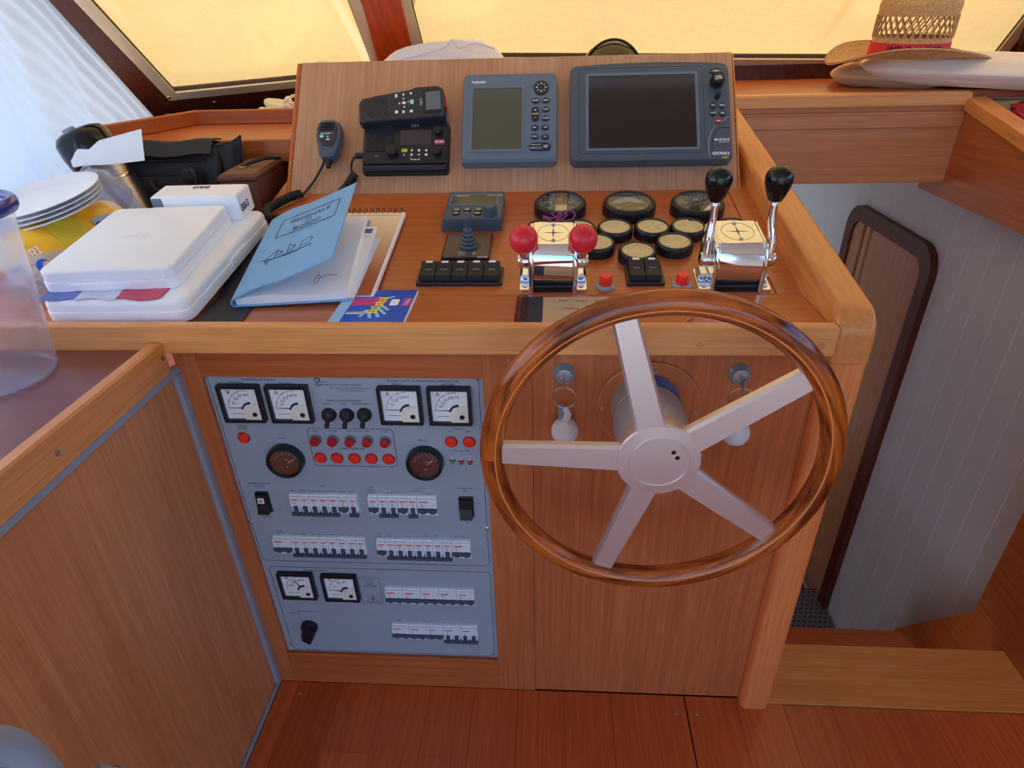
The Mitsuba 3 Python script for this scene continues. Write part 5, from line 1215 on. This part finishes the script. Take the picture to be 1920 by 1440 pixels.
put(F_C, cC1, 'lettering', at(text('B&G', 0.013, True, 0.0004), frame((0.0001, 0.024, 0.022), (0, 1, 0), (0, 0, 1))), 'print_blue')
put(F_C, cC1, 'sticker', box(-0.1655, -0.145, -0.0006, 0.012, 0.030, 0.046, 0.0002), 'slate')
fg = thing('flag', 'folded blue white and red flag squeezed between the two white cases', 'flag')
for (x0, x1, c_) in ((-0.232, -0.175, 'flag_blue'), (-0.176, -0.110, 'flag_white'), (-0.111, -0.040, 'flag_red')):
    f_ = grid(lambda u, v, x0=x0, x1=x1: (x0 + (x1 - x0) * u, 0.006 + 0.036 * v + 0.003 * np.sin(u * 5 + x0 * 40), 0.0392 + 0.0010 * np.sin(u * 7 + v * 3)), 14, 8, -0.001)
    put(F_A, fg, 'stripe', f_, c_, True)

db = thing('book', 'dark book lying flat under the brown leather case', 'book')
put(XYZ, db, 'cover', box(-0.735, -0.622, 0.400, 0.690, 0.8822, 0.922, 0.002), 'card_black')
put(XYZ, db, 'lettering', cat(at(text('NAUTICAL', 0.009, True, 0.0004), frame((-0.660, 0.430, 0.9221), (1, 0, 0), (0, 1, 0))), at(text('CHART 1', 0.009, True, 0.0004), frame((-0.660, 0.412, 0.9221), (1, 0, 0), (0, 1, 0)))), 'grey_trim')

# ---------------------------------------------------------------- left corner
ju = thing('jug', 'tall clear plastic jug with a blue rim on the side counter', 'jug')
jx, jy, jr = -0.795, -0.125, 0.079
t_ = np.linspace(0, 1, 12)
part(ju, 'body', mv(lathe([(0.060, 0.001), (jr - 0.006, 0.001), (jr, 0.008)] + [(jr + 0.022 * s, 0.008 + 0.226 * s) for s in t_[1:]], 48, True, False), jx, jy, 0.8522), 'clear_plastic', True)
part(ju, 'base_ring', mv(torus(jr - 0.006, 0.003, 48, 8, 0.004), jx, jy, 0.8522), 'clear_plastic', True)
part(ju, 'rim', mv(at(torus(jr + 0.023, 0.0075, 64, 12, 0.0), np.diag([1, 1, 1.3, 1])), jx, jy, 0.8522 + 0.236), 'blue_rim', True, 'blue rim')

for i in range(4):
    t = thing('plate', ('white disposable plate at the bottom of the stack by the curtain', 'second white plate from the bottom of the stack by the curtain', 'third white plate from the bottom of the stack by the curtain', 'topmost white plate of the stack by the curtain')[i], 'plate', 'stacked white plates by the window')
    Fp = frame((-0.985, 0.315, 0.985 + 0.0085 * i), (0.985, 0.02, 0.12), (-0.02, 0.975, 0.19))
    whole(t, at(lathe([(0.0001, -0.006), (0.070, -0.006), (0.080, -0.002), (0.101, 0.003), (0.103, 0.0025), (0.103, 0.0038), (0.1005, 0.0042), (0.079, -0.0005), (0.069, -0.0045), (0.0001, -0.0045)], 56), Fp), 'white_plastic', 40)

pk = thing('snack_packet', 'glossy yellow packet with white ends lying under the plates', 'packet')
F_K = frame((-0.960, 0.265, 0.930), (0.30, -0.62, 0), (0.62, 0.30, 0.30))
F_K = frame((-0.940, 0.290, 0.928), (0.18, 0.98, 0.05), (-0.75, 0.14, 0.65))
def pillow(L, W, Hh, x0, x1):
    def fn(u, v, s):
        a = x0 + (x1 - x0) * u; b = 2 * v - 1
        e = np.clip(1 - np.abs(a / (L / 2)) ** 4, 0, 1) ** 0.5
        k = np.clip(1 - np.abs(b) ** 2.5, 0, 1) ** 0.6
        w = 0.0025 * np.sin(a * 90 + b * 4) * k * (1 - 0.5 * e)
        return a, b * W / 2 * (0.86 + 0.14 * e), s * (Hh / 2 * e * k + w)
    return cat(grid(lambda u, v: fn(u, v, 1.0), 24, 18), trimesh.Trimesh(*(lambda g: (g.vertices, g.faces[:, ::-1]))(grid(lambda u, v: fn(u, v, -1.0), 24, 18)), process=False))
put(F_K, pk, 'film', pillow(0.30, 0.12, 0.075, -0.11, 0.11), 'film_yellow', True)
put(F_K, pk, 'film_end', pillow(0.30, 0.12, 0.075, -0.15, -0.11), 'film_pale', True, 'pale printed end')
put(F_K, pk, 'film_end', pillow(0.30, 0.12, 0.075, 0.11, 0.15), 'film_pale', True)
put(F_K, pk, 'patch', mv(pillow(0.30, 0.12, 0.0765, -0.05, 0.02), 0, 0, 0), 'film_lime', True)
put(F_K, pk, 'label', at(plate(0.060, 0.042, 0.002, 0.0, 0.0012, 0.0003), frame((0.065, -0.018, 0.034), (1, 0, -0.1), (0, 1, 0.35))), 'pack_light')
put(F_K, pk, 'lettering', at(text('Oval', 0.022, True, 0.0006), frame((0.065, -0.018, 0.0356), (1, 0, -0.1), (0, 1, 0.35))), 'pack_blue')
put(F_K, pk, 'roundel', at(lathe([(0.018, 0), (0.018, 0.0012), (0.0001, 0.0012)], 28), frame((-0.112, -0.012, 0.0335), (1, 0, 0.25), (0, 1, 0.25))), 'film_yellow')
put(F_K, pk, 'lettering', at(text('DRI', 0.015, True, 0.0006), frame((-0.112, -0.012, 0.0352), (1, 0, 0.25), (0, 1, 0.25))), 'paper')

def crumple(r, s, seed, n=4, amp=0.35):
    m = trimesh.creation.icosphere(subdivisions=n, radius=1.0); p = m.vertices.copy()
    f = 1 + amp * (np.abs(meshkit.fbm(p * 2.6 + seed, 4, seed) - 0.5) * 2.4 - 0.35)
    m.vertices = p * f[:, None] * r * np.array(s); return m
cb = thing('plastic_bag', 'crumpled clear plastic bag beside the corner of the white cases', 'plastic bag')
whole(cb, mv(crumple(0.058, (1.0, 1.5, 0.62), 3), -0.875, 0.135, 0.915), 'plastic_film', True)
part(cb, 'print', at(prism(Point(0, 0).buffer(0.012).difference(Point(0.004, 0.003).buffer(0.007)), 0, 0.0006), frame((-0.846, 0.095, 0.945), (1, 0.2, -0.4), (-0.1, 0.6, 0.7))), 'pack_blue')
cp2 = thing('plastic_cup', 'clear plastic cup lying behind the white cases next to the flask', 'cup')
whole(cp2, at(lathe([(0.026, 0), (0.028, 0.002), (0.040, 0.085), (0.0425, 0.087), (0.0425, 0.090), (0.038, 0.0885)], 36, True, False), frame((-0.930, 0.475, 0.962), (0.75, -0.5, 0.2), (0.2, 0.5, 0.8))), 'plastic_film', True)

fk = thing('flask', 'stainless steel vacuum flask with black lid standing by the curtain', 'flask')
_ax = np.array([-0.085, 0.0, 0.22]); _ax /= np.linalg.norm(_ax)
F_F = frame((-0.955, 0.535, 0.8945), np.cross([0, 1, 0], _ax), (0, 1, 0))
put(F_F, fk, 'body', lathe([(0.047, 0), (0.051, 0.004), (0.051, 0.125), (0.049, 0.137), (0.046, 0.148), (0.044, 0.152)], 48), 'brushed', True)
put(F_F, fk, 'band', lathe([(0.0512, 0.100), (0.0522, 0.101), (0.0522, 0.106), (0.0512, 0.107)], 48, False, False), 'chrome', 30)
put(F_F, fk, 'lid', lathe([(0.050, 0.146), (0.056, 0.152), (0.058, 0.180), (0.056, 0.204), (0.048, 0.216), (0.034, 0.221), (0.0001, 0.222)], 48), 'black_gloss', 40)
put(F_F, fk, 'button', cat(plate(0.026, 0.014, 0.004, 0.218, 0.228, 0.002, cx=0.0, cy=-0.022), box(-0.006, 0.008, -0.040, -0.028, 0.196, 0.222, 0.003)), 'grey_trim')
put(F_F, fk, 'handle', tube(bez([(-0.054, 0.010, 0.190), (-0.066, 0.012, 0.176), (-0.068, 0.012, 0.13), (-0.064, 0.012, 0.09), (-0.048, 0.010, 0.080)], 24), 0.008, 12), 'black_gloss', True)

pr_ = thing('paper_sheet', 'curled white paper sheet tucked over the flask lid', 'paper sheet')
def sheet_fn(u, v):
    x = -1.046 + 0.193 * u
    y = 0.466 - 0.012 * np.sin(u * 2.6) + 0.045 * (1 - np.minimum(1, u * 5)) ** 2 + 0.02 * v
    lo_ = np.interp(u, [0, 0.06, 0.14, 0.3, 0.6, 1], [1.0655, 1.05, 1.0353, 1.0402, 1.0422, 1.048])
    hi_ = np.interp(u, [0, 0.1, 0.35, 0.5, 1], [1.0792, 1.0714, 1.0694, 1.087, 1.1074])
    return x, y, lo_ + (hi_ - lo_) * v
whole(pr_, grid(sheet_fn, 30, 8, 0.0006), 'paper', True)

bg = thing('shoulder_bag', 'black nylon shoulder bag with front pocket behind the white cases', 'bag')
F_G = case_frame(-0.768, 0.600, 0.8822, 4)
def bag_body():
    R = []
    for z, w, d, yy in ((0, 0.225, 0.078, 0), (0.01, 0.232, 0.084, 0), (0.10, 0.232, 0.086, 0), (0.135, 0.226, 0.080, 0.002), (0.162, 0.215, 0.062, 0.008), (0.172, 0.205, 0.046, 0.012), (0.174, 0.19, 0.034, 0.014)):
        R.append(ring2(rrect(w, d, 0.018, 6, -0.116, 0.043 + yy), z))
    return loft(R)
put(F_G, bg, 'body', bag_body(), 'bag_black', 45)
put(F_G, bg, 'flap', grid(lambda u, v: (-0.222 + 0.212 * u, 0.068 - 0.076 * v - 0.006 * np.sin(v * 3), 0.176 + 0.006 * np.sin(v * 3.1) - 0.052 * np.clip(v - 0.55, 0, 1) ** 1.1 + 0.003 * np.sin(u * 9)), 20, 12, -0.003), 'bag_black', True)
put(F_G, bg, 'pocket', mv(loft([ring2(rrect(0.150, 0.024, 0.010, 5, 0, 0), 0), ring2(rrect(0.156, 0.028, 0.012, 5, 0, 0), 0.02), ring2(rrect(0.150, 0.022, 0.010, 5, 0, 0.002), 0.11)]), -0.118, -0.008, 0.0), 'bag_black', 40)
put(F_G, bg, 'zip', tube([(-0.20, -0.001, 0.142), (-0.11, -0.004, 0.144), (-0.03, -0.001, 0.142)], 0.0022, 6), 'black_gloss', True)
put(F_G, bg, 'side_flap', grid(lambda u, v: (-0.02 + 0.072 * u, 0.03 + 0.02 * np.sin(u * 3) - 0.02 * v, 0.166 + 0.022 * u ** 2 - (0.07 - 0.02 * u) * v), 12, 8, 0.004), 'bag_black', True)
put(F_G, bg, 'buckle', mv(ball(0.017, (0, 0, 0), 3, (1, 0.6, 1)), -0.066, -0.026, 0.112), 'black_soft', True)
put(F_G, bg, 'strap', tube(bez([(-0.060, -0.018, 0.128), (-0.050, -0.030, 0.120), (-0.048, -0.030, 0.095), (-0.054, -0.026, 0.06)], 16), 0.006, 8), 'bag_black', True)
put(F_G, bg, 'strap', tube(bez([(-0.155, -0.026, 0.105), (-0.145, -0.032, 0.085), (-0.120, -0.032, 0.083), (-0.100, -0.028, 0.09)], 16), 0.005, 8), 'bag_black', True)

bx = thing('leather_case', 'small brown leather case with a strap beside the black bag', 'case')
F_X = case_frame(-0.628, 0.470, 0.9224, 5)
put(F_X, bx, 'body', box(-0.078, 0, 0, 0.190, 0, 0.080, 0.005), 'leather_brown')
put(F_X, bx, 'lid', box(-0.080, 0.002, -0.002, 0.192, 0.076, 0.094, 0.006), 'leather_brown')
put(F_X, bx, 'strap', tube(bez([(-0.055, 0.08, 0.095), (-0.035, 0.09, 0.102), (-0.005, 0.11, 0.107), (0.018, 0.13, 0.103)], 16), 0.004, 8), 'bag_black', True)
put(F_X, bx, 'buckle', mv(torus(0.008, 0.0015, 24, 6, 0.096), -0.050, 0.075, 0), 'steel', True)

# ---------------------------------------------------------------- under the windscreen
wc_ = thing('white_cloth', 'folded white cloth bundle with a drawstring lying behind the instrument board', 'cloth')
m = trimesh.creation.icosphere(subdivisions=5, radius=1.0); p = m.vertices.copy()
f = meshkit.fbm(p * np.array([2.2, 2.2, 3.0]) + 7, 4, 5) - 0.5
sq = lambda a, k: np.sign(a) * np.abs(a) ** k
tall = 0.096 + 0.050 * np.clip((p[:, 0] + 0.75) / 1.0, 0, 1) ** 0.8
m.vertices = np.column_stack([-0.335 + sq(p[:, 0], 0.6) * 0.200 * (1 + 0.1 * f), 1.14 + sq(p[:, 1], 0.7) * 0.11 * (1 + 0.2 * f), 1.1055 + np.clip(sq(p[:, 2], 0.6), 0, 1) * tall * (1 + 0.25 * f)])
whole(wc_, m, 'cotton', True)
part(wc_, 'drawstring', tube(bez([(-0.52, 1.06, 1.188), (-0.40, 1.045, 1.205), (-0.30, 1.04, 1.226), (-0.27, 1.03, 1.246), (-0.255, 1.035, 1.226), (-0.21, 1.04, 1.236), (-0.16, 1.05, 1.222)], 40), 0.0025, 6), 'cotton', True)
cmps = thing('compass', 'dark domed compass standing on the shelf behind the chart plotter', 'compass')
part(cmps, 'dome', mv(lathe([(0.098, 0), (0.098, 0.01), (0.096, 0.04), (0.086, 0.075), (0.066, 0.102), (0.038, 0.119), (0.0001, 0.125)], 48), 0.172, 1.24, 1.105), 'compass_glass', True)
part(cmps, 'hood', at(tube(np.column_stack([0.0975 * np.cos(np.linspace(0, math.pi, 40)), np.zeros(40), 0.128 * np.sin(np.linspace(0, math.pi, 40))]), 0.0035, 8), frame((0.172, 1.205, 1.105), (1, 0, 0), (0, 1, 0))), 'black', True)
part(cmps, 'base', mv(lathe([(0.104, 0), (0.104, 0.014), (0.098, 0.02)], 48), 0.172, 1.24, 1.105), 'black', 40)

def sole(x, y, z, rz, tilt, label):
    t = thing('sandal', label, 'sandal')
    o = np.array([(0.0, -0.13), (0.030, -0.12), (0.038, -0.06), (0.034, 0.0), (0.044, 0.07), (0.040, 0.11), (0.015, 0.132), (-0.015, 0.130), (-0.040, 0.105), (-0.042, 0.05), (-0.034, 0.0), (-0.036, -0.06), (-0.028, -0.12)])
    m = loft([ring2(o, 0.0), ring2(o * 1.02, 0.010), ring2(o, 0.020)])
    m = m.subdivide(); v = m.vertices; v[:, 2] += 0.9 * v[:, 1] ** 2; m.vertices = v
    F = frame((x, y, z), (math.cos(rz), math.sin(rz), tilt), (-math.sin(rz), math.cos(rz), 0.05))
    part(t, 'sole', at(m, F), 'ivory', 40)
    part(t, 'strap', at(tube(bez([(-0.040, 0.02, 0.015), (-0.02, 0.045, 0.045), (0.0, 0.07, 0.028), (0.02, 0.045, 0.045), (0.040, 0.02, 0.015)], 24), 0.005, 8), F), 'canvas', True)
sole(-0.745, 1.16, 1.058, 1.45, 0.05, 'upper ivory sandal lying on the ledge left of the instrument board')
sole(-0.735, 1.11, 1.042, 1.7, 0.0, 'lower ivory sandal lying on the ledge left of the instrument board')
hl_ = thing('shoe', 'pale shoe heel peeking over the top left corner of the instrument board', 'shoe')
whole(hl_, mv(crumple(0.05, (1.0, 1.1, 1.7), 11, 4, 0.08), -0.655, 1.09, 1.118), 'canvas', True)

cs = thing('cushion', 'cream canvas cushion on the shelf under the straw hat', 'cushion')
def cush():
    m = trimesh.creation.icosphere(subdivisions=5, radius=1.0); p = m.vertices
    s = lambda a, k: np.sign(a) * np.abs(a) ** k
    x, y, z = s(p[:, 0], 0.55), s(p[:, 1], 0.55), s(p[:, 2], 0.75)
    n = meshkit.fbm(p * 3 + 2, 3, 9) - 0.5
    e = np.clip(1 - (np.maximum(np.abs(x), np.abs(y))) ** 9, 0, 1)
    return trimesh.Trimesh(np.column_stack([x * 0.34, y * 0.19, z * 0.037 * (0.30 + 0.70 * e) * (1 + 0.5 * n)]), m.faces, process=False)
F_Q = frame((1.115, 1.055, 1.141), (1, -0.42, -0.045), (0.42, 1, 0.0))
put(F_Q, cs, 'cover', mv(cush(), 0.055, 0, 0.002), 'canvas', True)
put(F_Q, cs, 'corner', mv(at(cush(), np.diag([0.42, 0.75, 0.74, 1])), -0.205, 0.0, -0.020), 'canvas_tan', True, 'tan fabric corner')
ht = thing('straw_hat', 'straw cowboy hat with a red band resting on the cushion', 'hat')
HX, HY, HZ = 0.918, 1.035, 1.180
F_T = frame((HX, HY, HZ), (1, -0.04, -0.012), (0.04, 1, 0.05))
def brim(u, v):
    a = 2 * math.pi * u
    r0, rx, ry = 0.092, 0.196, 0.158
    x = np.cos(a) * (r0 + (rx - r0) * v); y = np.sin(a) * (r0 * 0.92 + (ry - r0 * 0.92) * v)
    z = (0.0245 - 0.0005 * np.sign(np.sin(a))) * np.abs(np.sin(a)) ** 1.6 * v ** 1.4 - 0.014 * np.cos(a) ** 4 * v ** 1.3 + 0.012 * np.sin(a * 3 + 1) * v ** 2 * 0.4
    return x, y, z
put(F_T, ht, 'brim', grid(brim, 97, 14, 0.004), 'straw_woven', True)
def crown_ring(z, r, dy=0.0): 
    a = np.arange(64) * 2 * math.pi / 64
    return np.column_stack([r * np.cos(a), r * 0.92 * np.sin(a) + dy, np.full(64, z)])
put(F_T, ht, 'crown_base', loft([crown_ring(0.0, 0.093), crown_ring(0.030, 0.0915), crown_ring(0.046, 0.091)], False, False), 'straw_woven', True)
top = [crown_ring(0.092, 0.091), crown_ring(0.115, 0.0935), crown_ring(0.128, 0.090), crown_ring(0.134, 0.080), crown_ring(0.132, 0.060), crown_ring(0.122, 0.035), crown_ring(0.118, 0.01)]
put(F_T, ht, 'crown_top', loft(top, False, True), 'straw_woven', True)
lt = []
for i in range(34):
    for s in (1, -1):
        a = 2 * math.pi * i / 34 + s * np.linspace(-0.14, 0.14, 8)
        z = np.linspace(0.044, 0.094, 8)
        r = 0.0912 + 0.0010 * s
        lt.append(tube(np.column_stack([r * np.cos(a), r * 0.92 * np.sin(a), z]), 0.0018, 4, False, False))
put(F_T, ht, 'open_weave', cat(lt), 'straw', True, kind='stuff')
put(F_T, ht, 'band', loft([crown_ring(0.004, 0.0945), crown_ring(0.034, 0.0930)], False, False), 'band_red', True, 'red hat band')
def bend(s, h, a0, z0, r):
    m = text(s, h, True, 0.0006); v = m.vertices; a = math.radians(a0) + v[:, 0] / r
    m.vertices = np.column_stack([(r + v[:, 2]) * np.cos(a), (r + v[:, 2]) * 0.92 * np.sin(a), z0 + v[:, 1]]); return m
put(F_T, ht, 'lettering', bend('WILD WEST', 0.0165, 257, 0.020, 0.0946), 'card_black')

rdc = thing('red_cloth', 'crumpled red cloth lying on the ledge at the right edge', 'cloth')
whole(rdc, mv(crumple(0.085, (1.1, 1.0, 0.42), 21, 5, 0.3), 1.235, 0.89, 1.055), 'cloth_red', True)
pb = thing('plastic_bag', 'clear plastic bag on top of the red cloth at the right edge', 'plastic bag')
whole(pb, mv(crumple(0.06, (1.2, 1.0, 0.30), 31, 4, 0.35), 1.25, 0.93, 1.095), 'plastic_film', True)
